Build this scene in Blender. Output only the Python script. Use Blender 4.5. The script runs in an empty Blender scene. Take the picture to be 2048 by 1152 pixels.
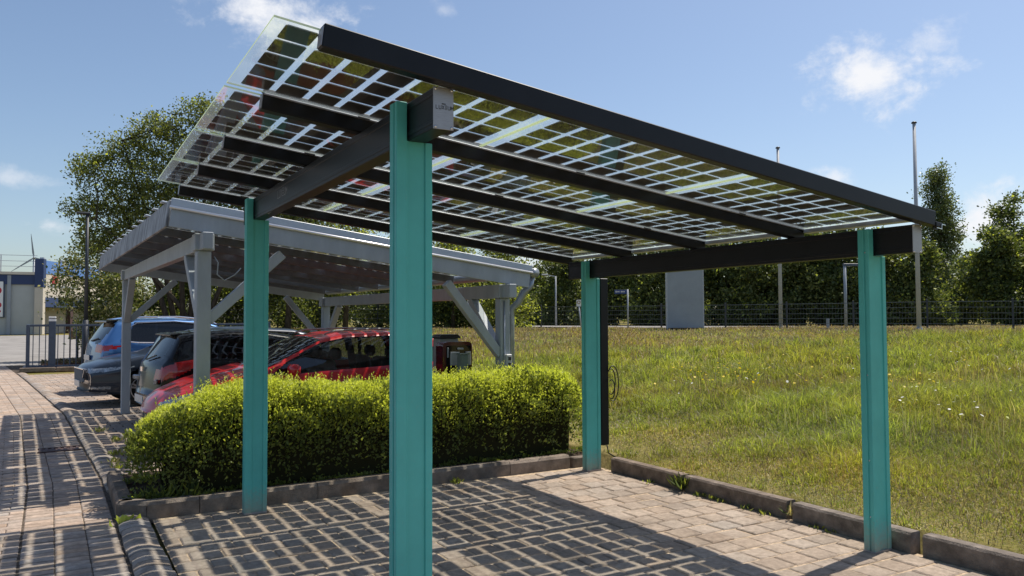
import bpy, math, random
import numpy as np
from mathutils import Vector, Matrix

random.seed(7); rng = np.random.default_rng(11)
scene = bpy.context.scene
COL = scene.collection
R = math.radians

# ------------------------------------------------------------------ camera
CAM = np.array([-1.34305, -3.44375, 1.6])
FW = np.array([0.50357269, 0.86308907, 0.0386238])
RT = np.array([0.86381055, -0.50379774, -0.0043774])
UP = np.array([-0.01568049, -0.03556798, 0.99924423])
cd = bpy.data.cameras.new('camera'); cam = bpy.data.objects.new('camera', cd); COL.objects.link(cam)
cd.sensor_width = 36; cd.lens = 1556.96 / 2048 * 36; cd.clip_end = 6000; cd.clip_start = 0.05
M = Matrix(((RT[0], UP[0], -FW[0], CAM[0]), (RT[1], UP[1], -FW[1], CAM[1]), (RT[2], UP[2], -FW[2], CAM[2]), (0, 0, 0, 1)))
cam.matrix_world = M
scene.camera = cam

# ------------------------------------------------------------------ light
SUN_EL = R(62.5); SUN_AZ = np.array([1.0, 0.15]) / np.hypot(1, 0.15)
sun_dir = np.array([SUN_AZ[0] * math.cos(SUN_EL), SUN_AZ[1] * math.cos(SUN_EL), math.sin(SUN_EL)])
sl = bpy.data.lights.new('sun', 'SUN'); sl.energy = 4.8; sl.angle = R(0.53); sl.color = (1.0, 0.93, 0.82)
so = bpy.data.objects.new('sun', sl); COL.objects.link(so)
so.rotation_euler = Vector(tuple(sun_dir)).to_track_quat('Z', 'Y').to_euler(); so.location = (20, 3, 40)

world = bpy.data.worlds.new('World'); scene.world = world; world.use_nodes = True
wn, wl = world.node_tree.nodes, world.node_tree.links
wn.clear()
w_out = wn.new('ShaderNodeOutputWorld'); w_bg = wn.new('ShaderNodeBackground'); w_bg.inputs[1].default_value = 0.115
sky = wn.new('ShaderNodeTexSky'); sky.sky_type = 'NISHITA'; sky.sun_disc = False
sky.sun_elevation = SUN_EL; sky.sun_rotation = math.atan2(SUN_AZ[0], SUN_AZ[1])
sky.air_density = 1.0; sky.dust_density = 1.3; sky.ozone_density = 2.2; sky.altitude = 100
w_tc = wn.new('ShaderNodeTexCoord')
def wmath(op, a, b=None, clamp=False):
    n = wn.new('ShaderNodeMath'); n.operation = op; n.use_clamp = clamp
    for i, v in enumerate((a, b)):
        if v is None: continue
        if isinstance(v, (int, float)): n.inputs[i].default_value = v
        else: wl.new(v, n.inputs[i])
    return n.outputs[0]
def wdot(vec):
    n = wn.new('ShaderNodeVectorMath'); n.operation = 'DOT_PRODUCT'
    wl.new(w_tc.outputs['Generated'], n.inputs[0]); n.inputs[1].default_value = tuple(vec); return n.outputs['Value']
def wnoise(scale, detail, rough, dist=0.0, sq=None):
    mp = wn.new('ShaderNodeMapping'); wl.new(w_tc.outputs['Generated'], mp.inputs[0])
    if sq: mp.inputs['Scale'].default_value = sq
    n = wn.new('ShaderNodeTexNoise'); n.inputs['Scale'].default_value = scale; n.inputs['Detail'].default_value = detail
    n.inputs['Roughness'].default_value = rough; n.inputs['Distortion'].default_value = dist
    wl.new(mp.outputs[0], n.inputs['Vector']); return n.outputs['Fac']
n_big = wnoise(16, 8, 0.62, 0.3, (1, 1, 1.6)); n_fine = wnoise(55, 6, 0.6, 0.2)
nmix = wmath('ADD', wmath('MULTIPLY', n_big, 0.72), wmath('MULTIPLY', n_fine, 0.28))
# every cloud: centre direction, angular half sizes, density
clouds = [((0.7889, 0.5502, 0.2737), 0.092, 0.054, 1.0), ((0.815, 0.495, 0.3012), 0.040, 0.026, 0.6),
          ((0.8764, 0.47, 0.1049), 0.070, 0.050, 1.0), ((0.789, 0.5922, 0.1634), 0.035, 0.018, 0.7),
          ((0.2025, 0.9135, 0.353), 0.085, 0.048, 1.0), ((0.2505, 0.8976, 0.3428), 0.075, 0.055, 1.0),
          ((0.155, 0.915, 0.372), 0.06, 0.026, 0.6),
          ((-0.0351, 0.9874, 0.154), 0.05, 0.015, 0.55), ((-0.0065, 0.9946, 0.1038), 0.03, 0.012, 0.7),
          ((0.3949, 0.8402, 0.3715), 0.02, 0.014, 0.35), ((0.5363, 0.8413, 0.0679), 0.06, 0.035, 1.0),
          ((0.62, 0.77, 0.10), 0.09, 0.03, 0.5), ((-0.30, 0.94, 0.18), 0.10, 0.035, 0.9), ((0.93, 0.28, 0.24), 0.09, 0.05, 0.9)]
acc = None
for c, rx, ry, dens in clouds:
    c = np.array(c); c /= np.linalg.norm(c)
    rr = np.cross(c, (0, 0, 1)); rr /= np.linalg.norm(rr); uu = np.cross(rr, c)
    a = wmath('MULTIPLY', wdot(rr), 1 / rx); b = wmath('MULTIPLY', wdot(uu), 1 / ry)
    d = wmath('SQRT', wmath('ADD', wmath('MULTIPLY', a, a), wmath('MULTIPLY', b, b)))
    front = wmath('GREATER_THAN', wdot(c), 0.5)
    e = wmath('SUBTRACT', 1.0, d)                                        # 1 at the heart, 0 at the rim
    e = wmath('ADD', e, wmath('MULTIPLY', wmath('SUBTRACT', nmix, 0.52), 3.9))
    m = wn.new('ShaderNodeMapRange'); m.interpolation_type = 'SMOOTHSTEP'
    m.inputs['From Min'].default_value = 0.0; m.inputs['From Max'].default_value = 1.25; m.inputs['To Max'].default_value = dens
    wl.new(e, m.inputs['Value'])
    fade = wn.new('ShaderNodeMapRange'); fade.inputs['From Min'].default_value = 1.9; fade.inputs['From Max'].default_value = 0.9
    wl.new(d, fade.inputs['Value'])
    v = wmath('MULTIPLY', wmath('MULTIPLY', m.outputs[0], fade.outputs[0]), front)
    acc = v if acc is None else wmath('MAXIMUM', acc, v)
w_mix = wn.new('ShaderNodeMixRGB'); wl.new(acc, w_mix.inputs[0]); wl.new(sky.outputs[0], w_mix.inputs[1])
w_mix.inputs[2].default_value = (6.9, 7.0, 7.3, 1)
w_tint = wn.new('ShaderNodeMixRGB'); w_tint.blend_type = 'MULTIPLY'; w_tint.inputs[0].default_value = 1.0
w_tint.inputs[2].default_value = (1.0, 1.0, 1.0, 1)
wl.new(w_mix.outputs[0], w_tint.inputs[1])
wl.new(w_tint.outputs[0], w_bg.inputs[0]); wl.new(w_bg.outputs[0], w_out.inputs[0])
scene.view_settings.view_transform = 'Standard'; scene.view_settings.look = 'None'
scene.view_settings.exposure = 0.22; scene.view_settings.gamma = 1.0
scene.cycles.max_bounces = 10; scene.cycles.transparent_max_bounces = 40; scene.cycles.transmission_bounces = 6
scene.cycles.sample_clamp_indirect = 6.0; scene.cycles.caustics_reflective = False; scene.cycles.caustics_refractive = False

# ------------------------------------------------------------------ materials
def new_mat(name):
    m = bpy.data.materials.new(name); m.use_nodes = True; m.node_tree.nodes.clear()
    return m, m.node_tree.nodes, m.node_tree.links
def rgba(c): return (c[0], c[1], c[2], 1)
def mat(name, col, rough=0.6, metal=0.0, spec=0.5, var=0.0, vscale=8.0, bump=0.0, bscale=60.0, coat=0.0, tint=False, col2=None, stretch=None, rvar=0.0, stain=0.0):
    """Principled with object-space noise in colour, roughness and bump; tint = per-face variation attribute."""
    m, n, l = new_mat(name)
    o = n.new('ShaderNodeOutputMaterial'); p = n.new('ShaderNodeBsdfPrincipled'); l.new(p.outputs[0], o.inputs[0])
    p.inputs['Base Color'].default_value = rgba(col); p.inputs['Roughness'].default_value = rough
    p.inputs['Metallic'].default_value = metal; p.inputs['Specular IOR Level'].default_value = spec
    p.inputs['Coat Weight'].default_value = coat; p.inputs['Coat Roughness'].default_value = 0.03
    tc = n.new('ShaderNodeTexCoord'); mp = n.new('ShaderNodeMapping'); l.new(tc.outputs['Object'], mp.inputs[0])
    if stretch: mp.inputs['Scale'].default_value = stretch
    c_out = None
    if var > 0 or col2:
        ns = n.new('ShaderNodeTexNoise'); ns.inputs['Scale'].default_value = vscale; ns.inputs['Detail'].default_value = 6; ns.inputs['Roughness'].default_value = 0.65
        l.new(mp.outputs[0], ns.inputs['Vector'])
        cr = n.new('ShaderNodeValToRGB'); l.new(ns.outputs['Fac'], cr.inputs[0])
        a = [max(0, x * (1 - var)) for x in col]; b = col2 if col2 else [min(1, x * (1 + var)) for x in col]
        cr.color_ramp.elements[0].position = 0.36; cr.color_ramp.elements[1].position = 0.66
        cr.color_ramp.elements[0].color = rgba(a); cr.color_ramp.elements[1].color = rgba(b); c_out = cr.outputs[0]
        if rvar > 0:
            mr = n.new('ShaderNodeMapRange'); mr.inputs['To Min'].default_value = max(0.02, rough - rvar); mr.inputs['To Max'].default_value = min(1, rough + rvar)
            l.new(ns.outputs['Fac'], mr.inputs['Value']); l.new(mr.outputs[0], p.inputs['Roughness'])
    if tint:
        at = n.new('ShaderNodeAttribute'); at.attribute_name = 'tint'
        mx = n.new('ShaderNodeMixRGB'); mx.blend_type = 'MULTIPLY'; mx.inputs[0].default_value = 1
        if c_out: l.new(c_out, mx.inputs[1])
        else: mx.inputs[1].default_value = rgba(col)
        l.new(at.outputs['Color'], mx.inputs[2]); c_out = mx.outputs[0]
    if stain > 0 and c_out:
        n2 = n.new('ShaderNodeTexNoise'); n2.inputs['Scale'].default_value = 1.7; n2.inputs['Detail'].default_value = 9; n2.inputs['Roughness'].default_value = 0.72; l.new(tc.outputs['Object'], n2.inputs['Vector'])
        r2 = n.new('ShaderNodeMapRange'); r2.inputs['From Min'].default_value = 0.36; r2.inputs['From Max'].default_value = 0.62; r2.inputs['To Min'].default_value = 1 - stain; r2.inputs['To Max'].default_value = 1 + stain * 0.35; l.new(n2.outputs['Fac'], r2.inputs['Value'])
        m3 = n.new('ShaderNodeMixRGB'); m3.blend_type = 'MULTIPLY'; m3.inputs[0].default_value = 1; l.new(c_out, m3.inputs[1]); l.new(r2.outputs[0], m3.inputs[2]); c_out = m3.outputs[0]
    if c_out: l.new(c_out, p.inputs['Base Color'])
    if bump > 0:
        nb = n.new('ShaderNodeTexNoise'); nb.inputs['Scale'].default_value = bscale; nb.inputs['Detail'].default_value = 5
        l.new(mp.outputs[0], nb.inputs['Vector'])
        b = n.new('ShaderNodeBump'); b.inputs['Strength'].default_value = bump; b.inputs['Distance'].default_value = 0.02
        l.new(nb.outputs['Fac'], b.inputs['Height']); l.new(b.outputs[0], p.inputs['Normal'])
    return m
def leaf_mat(name, col, trans=0.45, rough=0.5, spec=0.35):
    m, n, l = new_mat(name)
    o = n.new('ShaderNodeOutputMaterial'); p = n.new('ShaderNodeBsdfPrincipled'); t = n.new('ShaderNodeBsdfTranslucent'); mx = n.new('ShaderNodeMixShader')
    at = n.new('ShaderNodeAttribute'); at.attribute_name = 'tint'
    if name == 'pale glass edge': at = n.new('ShaderNodeRGB'); at.outputs[0].default_value = (1, 1, 1, 1)
    c = n.new('ShaderNodeMixRGB'); c.blend_type = 'MULTIPLY'; c.inputs[0].default_value = 1; c.inputs[1].default_value = rgba(col); l.new(at.outputs['Color'], c.inputs[2])
    c2 = n.new('ShaderNodeMixRGB'); c2.blend_type = 'MULTIPLY'; c2.inputs[0].default_value = 1; c2.inputs[2].default_value = (1.25, 1.3, 0.6, 1); l.new(c.outputs[0], c2.inputs[1])
    l.new(c.outputs[0], p.inputs['Base Color']); l.new(c2.outputs[0], t.inputs['Color'])
    p.inputs['Roughness'].default_value = rough; p.inputs['Specular IOR Level'].default_value = spec
    mx.inputs[0].default_value = trans; l.new(p.outputs[0], mx.inputs[1]); l.new(t.outputs[0], mx.inputs[2]); l.new(mx.outputs[0], o.inputs[0])
    return m
def glass_mat(name, tint=(0.93, 0.96, 0.95), ior=1.5, rough=0.0, body=0.0, bodycol=(0.05, 0.05, 0.05), dirt=0.0):
    """Clear plate: Fresnel reflection over plain transmission, so sunlight passes through."""
    m, n, l = new_mat(name)
    o = n.new('ShaderNodeOutputMaterial'); tr = n.new('ShaderNodeBsdfTransparent'); gl = n.new('ShaderNodeBsdfGlossy'); fr = n.new('ShaderNodeFresnel'); mx = n.new('ShaderNodeMixShader')
    tr.inputs[0].default_value = rgba(tint); gl.inputs['Roughness'].default_value = rough; gl.inputs[0].default_value = (1, 1, 1, 1); fr.inputs[0].default_value = ior
    base = tr.outputs[0]
    if body > 0 or dirt > 0:
        df = n.new('ShaderNodeBsdfTranslucent' if dirt > 0 else 'ShaderNodeBsdfDiffuse'); df.inputs[0].default_value = rgba(bodycol); m2 = n.new('ShaderNodeMixShader')
        m2.inputs[0].default_value = body
        if dirt > 0:
            tc = n.new('ShaderNodeTexCoord'); ns = n.new('ShaderNodeTexNoise'); ns.inputs['Scale'].default_value = 2.5; ns.inputs['Detail'].default_value = 9; ns.inputs['Roughness'].default_value = 0.7
            l.new(tc.outputs['Object'], ns.inputs['Vector'])
            mr = n.new('ShaderNodeMapRange'); mr.inputs['From Min'].default_value = 0.45; mr.inputs['From Max'].default_value = 0.8; mr.inputs['To Min'].default_value = body; mr.inputs['To Max'].default_value = body + dirt
            l.new(ns.outputs['Fac'], mr.inputs['Value']); l.new(mr.outputs[0], m2.inputs[0])
        l.new(base, m2.inputs[1]); l.new(df.outputs[0], m2.inputs[2]); base = m2.outputs[0]
    # a plate reflects the same from either side: use |normal.view| through an always-outside Fresnel
    ge = n.new('ShaderNodeNewGeometry'); sg = n.new('ShaderNodeMixRGB'); sg.inputs[1].default_value = (ior,) * 3 + (1,); sg.inputs[2].default_value = (1 / ior,) * 3 + (1,)
    l.new(ge.outputs['Backfacing'], sg.inputs[0]); l.new(sg.outputs[0], fr.inputs['IOR'])
    l.new(fr.outputs[0], mx.inputs[0]); l.new(base, mx.inputs[1]); l.new(gl.outputs[0], mx.inputs[2]); l.new(mx.outputs[0], o.inputs[0])
    return m

MT = {}
MT['teal'] = mat('teal powder coat', (0.080, 0.455, 0.415), 0.45, spec=0.4, var=0.05, vscale=3)
def teal_mat():
    m = mat('teal powder coat', (0.096, 0.475, 0.435), 0.5, spec=0.35, var=0.07, vscale=3, bump=0.02, bscale=300)
    n, l = m.node_tree.nodes, m.node_tree.links
    p = next(q for q in n if q.type == 'BSDF_PRINCIPLED'); src = p.inputs['Base Color'].links[0].from_socket
    tc = n.new('ShaderNodeTexCoord'); sp = n.new('ShaderNodeSeparateXYZ'); l.new(tc.outputs['Object'], sp.inputs[0])
    mr = n.new('ShaderNodeMapRange'); mr.inputs['From Min'].default_value = 0.26; mr.inputs['From Max'].default_value = 0.0; l.new(sp.outputs['Z'], mr.inputs['Value'])
    ns = n.new('ShaderNodeTexNoise'); ns.inputs['Scale'].default_value = 40; ns.inputs['Detail'].default_value = 8; l.new(tc.outputs['Object'], ns.inputs['Vector'])
    ad = n.new('ShaderNodeMath'); ad.operation = 'ADD'; l.new(mr.outputs[0], ad.inputs[0]); l.new(ns.outputs['Fac'], ad.inputs[1])
    m2 = n.new('ShaderNodeMapRange'); m2.inputs['From Min'].default_value = 0.62; m2.inputs['From Max'].default_value = 1.6; m2.inputs['To Max'].default_value = 0.8; l.new(ad.outputs[0], m2.inputs['Value'])
    mx = n.new('ShaderNodeMixRGB'); mx.inputs[2].default_value = (0.30, 0.27, 0.22, 1); l.new(m2.outputs[0], mx.inputs[0]); l.new(src, mx.inputs[1]); l.new(mx.outputs[0], p.inputs['Base Color'])
    return m
MT['teal'] = teal_mat()
MT['black'] = mat('black anodised aluminium', (0.0075, 0.008, 0.0105), 0.40, spec=0.28, var=0.25, vscale=5)
MT['lip'] = mat('grey gasket lip', (0.30, 0.31, 0.34), 0.4, metal=0.3)
MT['alu'] = mat('brushed aluminium plate', (0.36, 0.36, 0.37), 0.45, metal=0.6, var=0.1, vscale=30, stretch=(1, 1, 12))
MT['steel'] = mat('bright steel', (0.7, 0.7, 0.72), 0.22, metal=1.0)
MT['ink'] = mat('black print', (0.015, 0.015, 0.018), 0.6)
MT['inkgrey'] = mat('grey print', (0.22, 0.22, 0.235), 0.5)
MT['cell'] = mat('silicon cell', (0.055, 0.045, 0.037), 0.3, spec=0.4, var=0.2, vscale=9)
MT['pvglass'] = glass_mat('solar glass', (0.95, 0.975, 0.97), 1.36, 0.0, body=0.05, bodycol=(0.85, 0.9, 0.95), dirt=0.06)
MT['glassedge'] = leaf_mat('pale glass edge', (0.72, 0.80, 0.78), 0.5, 0.2)
MT['busbar'] = mat('white ribbon', (0.62, 0.66, 0.70), 0.5)
MT['greywood'] = mat('grey painted timber', (0.335, 0.375, 0.415), 0.6, var=0.1, vscale=5, bump=0.15, bscale=25, stretch=(1, 1, 0.3))
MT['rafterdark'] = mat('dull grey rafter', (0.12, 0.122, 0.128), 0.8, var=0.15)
MT['worn'] = mat('flaking grey paint', (0.16, 0.165, 0.18), 0.7, var=0.3, vscale=9, col2=(0.52, 0.55, 0.58), bump=0.2, bscale=30, stretch=(1, 1, 0.25))
MT['sheet'] = mat('painted roof edge', (0.44, 0.50, 0.58), 0.35, var=0.06)
MT['whitemetal'] = mat('white metal strip', (0.85, 0.83, 0.84), 0.38, metal=0.7)
MT['zinc'] = mat('grey zinc gutter', (0.30, 0.33, 0.36), 0.4, metal=0.5, var=0.1)
MT['rubber'] = mat('tyre rubber', (0.014, 0.014, 0.014), 0.8, var=0.2)
MT['rim'] = mat('silver alloy', (0.62, 0.62, 0.64), 0.28, metal=0.85)
MT['darkplastic'] = mat('dark plastic', (0.018, 0.018, 0.02), 0.5)
MT['blackgloss'] = mat('gloss black', (0.006, 0.006, 0.007), 0.08, spec=0.6)
MT['carglass'] = glass_mat('car window', (0.50, 0.55, 0.56), 1.6, 0.0, body=0.22, bodycol=(0.012, 0.013, 0.014))
MT['privacy'] = glass_mat('privacy window', (0.14, 0.15, 0.16), 1.5, 0.0, body=0.6, bodycol=(0.010, 0.011, 0.012))
MT['redlamp'] = mat('red lamp lens', (0.36, 0.006, 0.008), 0.12, spec=0.6, coat=0.6)
MT['clearlamp'] = mat('clear lamp lens', (0.30, 0.33, 0.36), 0.12, metal=0.35, coat=0.8, var=0.5, vscale=16)
MT['darklamp'] = mat('dark lamp lens', (0.05, 0.06, 0.075), 0.08, metal=0.3, coat=1.0, var=0.6, vscale=18)
MT['chrome'] = mat('chrome', (0.75, 0.76, 0.78), 0.12, metal=1.0)
MT['plate'] = mat('number plate white', (0.62, 0.62, 0.60), 0.4)
MT['red'] = mat('red car paint', (0.58, 0.016, 0.018), 0.30, spec=0.4, coat=0.6, var=0.06, vscale=2)
MT['navy'] = mat('dark slate car paint', (0.024, 0.034, 0.052), 0.3, metal=0.2, spec=0.35, coat=0.5, var=0.06, vscale=2)
MT['blackcar'] = mat('black car paint', (0.005, 0.005, 0.006), 0.16, spec=0.3, coat=0.25)
MT['blue'] = mat('blue metallic car paint', (0.055, 0.17, 0.40), 0.28, metal=0.45, coat=1.0, var=0.05, vscale=2)
MT['paver'] = mat('concrete paver', (0.43, 0.342, 0.28), 0.9, spec=0.15, var=0.22, vscale=14, bump=0.5, bscale=180, tint=True, stain=0.20)
MT['paver_bay'] = mat('grey concrete paver', (0.40, 0.322, 0.255), 0.92, spec=0.12, var=0.18, vscale=22, bump=0.6, bscale=160, tint=True, stain=0.26)
MT['sand'] = mat('joint sand', (0.50, 0.385, 0.27), 0.98, spec=0.05, var=0.35, vscale=20, bump=0.6, bscale=150)
MT['joint'] = mat('dark joint grit', (0.12, 0.095, 0.075), 0.98, spec=0.05, var=0.4, vscale=16, bump=0.6, bscale=150)
MT['kerb'] = mat('weathered kerb concrete', (0.235, 0.190, 0.155), 0.92, spec=0.12, var=0.32, vscale=7, bump=0.5, bscale=90, tint=True, stain=0.25)
MT['kerbpale'] = mat('pale kerb concrete', (0.36, 0.30, 0.255), 0.92, spec=0.12, var=0.25, vscale=9, bump=0.5, bscale=90, tint=True)
MT['soil'] = mat('bed soil', (0.075, 0.055, 0.040), 0.98, spec=0.05, var=0.5, vscale=18, bump=1.0, bscale=70)
MT['asphalt'] = mat('pale asphalt', (0.26, 0.245, 0.23), 0.92, spec=0.15, var=0.18, vscale=0.8, bump=0.3, bscale=120)
MT['mulch'] = mat('bark mulch', (0.085, 0.052, 0.040), 0.98, spec=0.05, var=0.6, vscale=14, bump=1.0, bscale=40)
MT['bluepost'] = mat('slate blue steel', (0.050, 0.072, 0.115), 0.4, var=0.1)
MT['fencedark'] = mat('dark grey fence wire', (0.12, 0.13, 0.14), 0.45, metal=0.2)
MT['poledark'] = mat('dark lamp post', (0.030, 0.036, 0.048), 0.5)
MT['polegrey'] = mat('pale grey pole', (0.40, 0.42, 0.46), 0.45, var=0.06)
MT['boardgrey'] = mat('grey board back', (0.29, 0.32, 0.36), 0.45, var=0.08, vscale=1.2)
MT['white'] = mat('white enamel', (0.78, 0.78, 0.78), 0.4)
MT['signblue'] = mat('blue sign enamel', (0.015, 0.045, 0.20), 0.35)
MT['ochre'] = mat('ochre sign ring', (0.30, 0.17, 0.06), 0.5)
MT['bark'] = mat('bark', (0.075, 0.060, 0.045), 0.95, spec=0.1, var=0.4, vscale=12, bump=0.8, bscale=30, stretch=(1, 1, 0.25))
MT['clad'] = mat('grey wall panel', (0.43, 0.45, 0.44), 0.7, var=0.06, vscale=0.4)
MT['cream'] = mat('cream facade', (0.60, 0.54, 0.45), 0.75, var=0.06, vscale=0.6)
MT['navyband'] = mat('navy fascia', (0.018, 0.040, 0.125), 0.45)
MT['skyband'] = mat('light blue fascia', (0.10, 0.22, 0.52), 0.45)
MT['recess'] = mat('shaded porch wall', (0.40, 0.35, 0.31), 0.8)
MT['redprint'] = mat('red poster print', (0.5, 0.02, 0.04), 0.5)
MT['chargered'] = mat('dark red station shell', (0.075, 0.004, 0.008), 0.25, coat=0.5)
MT['cabinet'] = mat('pale grey cabinet', (0.30, 0.32, 0.31), 0.6, var=0.06)
MT['bollard'] = mat('green grey bollard', (0.135, 0.170, 0.145), 0.7, var=0.12)
MT['socketgrey'] = mat('light socket housing', (0.42, 0.43, 0.43), 0.5)
MT['cable'] = mat('black cable', (0.010, 0.010, 0.011), 0.5)
MT['conduit'] = mat('white conduit', (0.66, 0.66, 0.65), 0.5)
MT['iron'] = mat('rusty iron grate', (0.075, 0.040, 0.035), 0.7, var=0.3)
MT['brown'] = mat('brown parcel box', (0.32, 0.19, 0.12), 0.7)
MT['turbine'] = mat('turbine white', (0.30, 0.34, 0.40), 0.5)
MT['hedge'] = leaf_mat('hedge leaf', (0.175, 0.205, 0.060), 0.48)
MT['shoot'] = leaf_mat('young hedge shoot', (0.50, 0.53, 0.105), 0.5)
MT['leaf'] = leaf_mat('tree leaf', (0.185, 0.205, 0.075), 0.45)
MT['leafdark'] = leaf_mat('dark tree leaf', (0.088, 0.118, 0.038), 0.38)
MT['leafpoplar'] = leaf_mat('poplar leaf', (0.150, 0.185, 0.085), 0.3, 0.35, 0.6)
MT['leafblossom'] = leaf_mat('pale blossom', (0.42, 0.39, 0.24), 0.3)
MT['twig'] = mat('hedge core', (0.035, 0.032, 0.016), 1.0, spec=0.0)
MT['grass'] = leaf_mat('grass blade', (0.310, 0.330, 0.076), 0.5)
MT['straw'] = leaf_mat('dry straw', (0.54, 0.455, 0.255), 0.4)
MT['seed'] = leaf_mat('brown seed head', (0.27, 0.205, 0.135), 0.4)
MT['petalw'] = leaf_mat('white petal', (0.75, 0.75, 0.70), 0.3)
MT['petaly'] = leaf_mat('yellow petal', (0.75, 0.55, 0.03), 0.3)

# ground: straw and green mixed over large patches
def ground_mat():
    m, n, l = new_mat('meadow soil and thatch')
    o = n.new('ShaderNodeOutputMaterial'); p = n.new('ShaderNodeBsdfPrincipled'); l.new(p.outputs[0], o.inputs[0])
    p.inputs['Roughness'].default_value = 1; p.inputs['Specular IOR Level'].default_value = 0.05
    tc = n.new('ShaderNodeTexCoord')
    def ramp(sc, det, pts):
        ns = n.new('ShaderNodeTexNoise'); ns.inputs['Scale'].default_value = sc; ns.inputs['Detail'].default_value = det; ns.inputs['Roughness'].default_value = 0.7; l.new(tc.outputs['Object'], ns.inputs['Vector'])
        cr = n.new('ShaderNodeValToRGB'); l.new(ns.outputs['Fac'], cr.inputs[0])
        e = cr.color_ramp.elements; e[0].position, e[0].color = pts[0][0], rgba(pts[0][1]); e[1].position, e[1].color = pts[-1][0], rgba(pts[-1][1])
        for q in pts[1:-1]: k = e.new(q[0]); k.color = rgba(q[1])
        return cr.outputs[0]
    a = ramp(0.9, 8, [(0.3, (0.12, 0.12, 0.03)), (0.5, (0.22, 0.19, 0.06)), (0.7, (0.36, 0.28, 0.14))])
    b = ramp(28, 6, [(0.3, (0.35, 0.35, 0.35)), (0.7, (1.2, 1.2, 1.2))])
    mx = n.new('ShaderNodeMixRGB'); mx.blend_type = 'MULTIPLY'; mx.inputs[0].default_value = 1; l.new(a, mx.inputs[1]); l.new(b, mx.inputs[2]); l.new(mx.outputs[0], p.inputs['Base Color'])
    return m
MT['ground'] = ground_mat()

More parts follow.
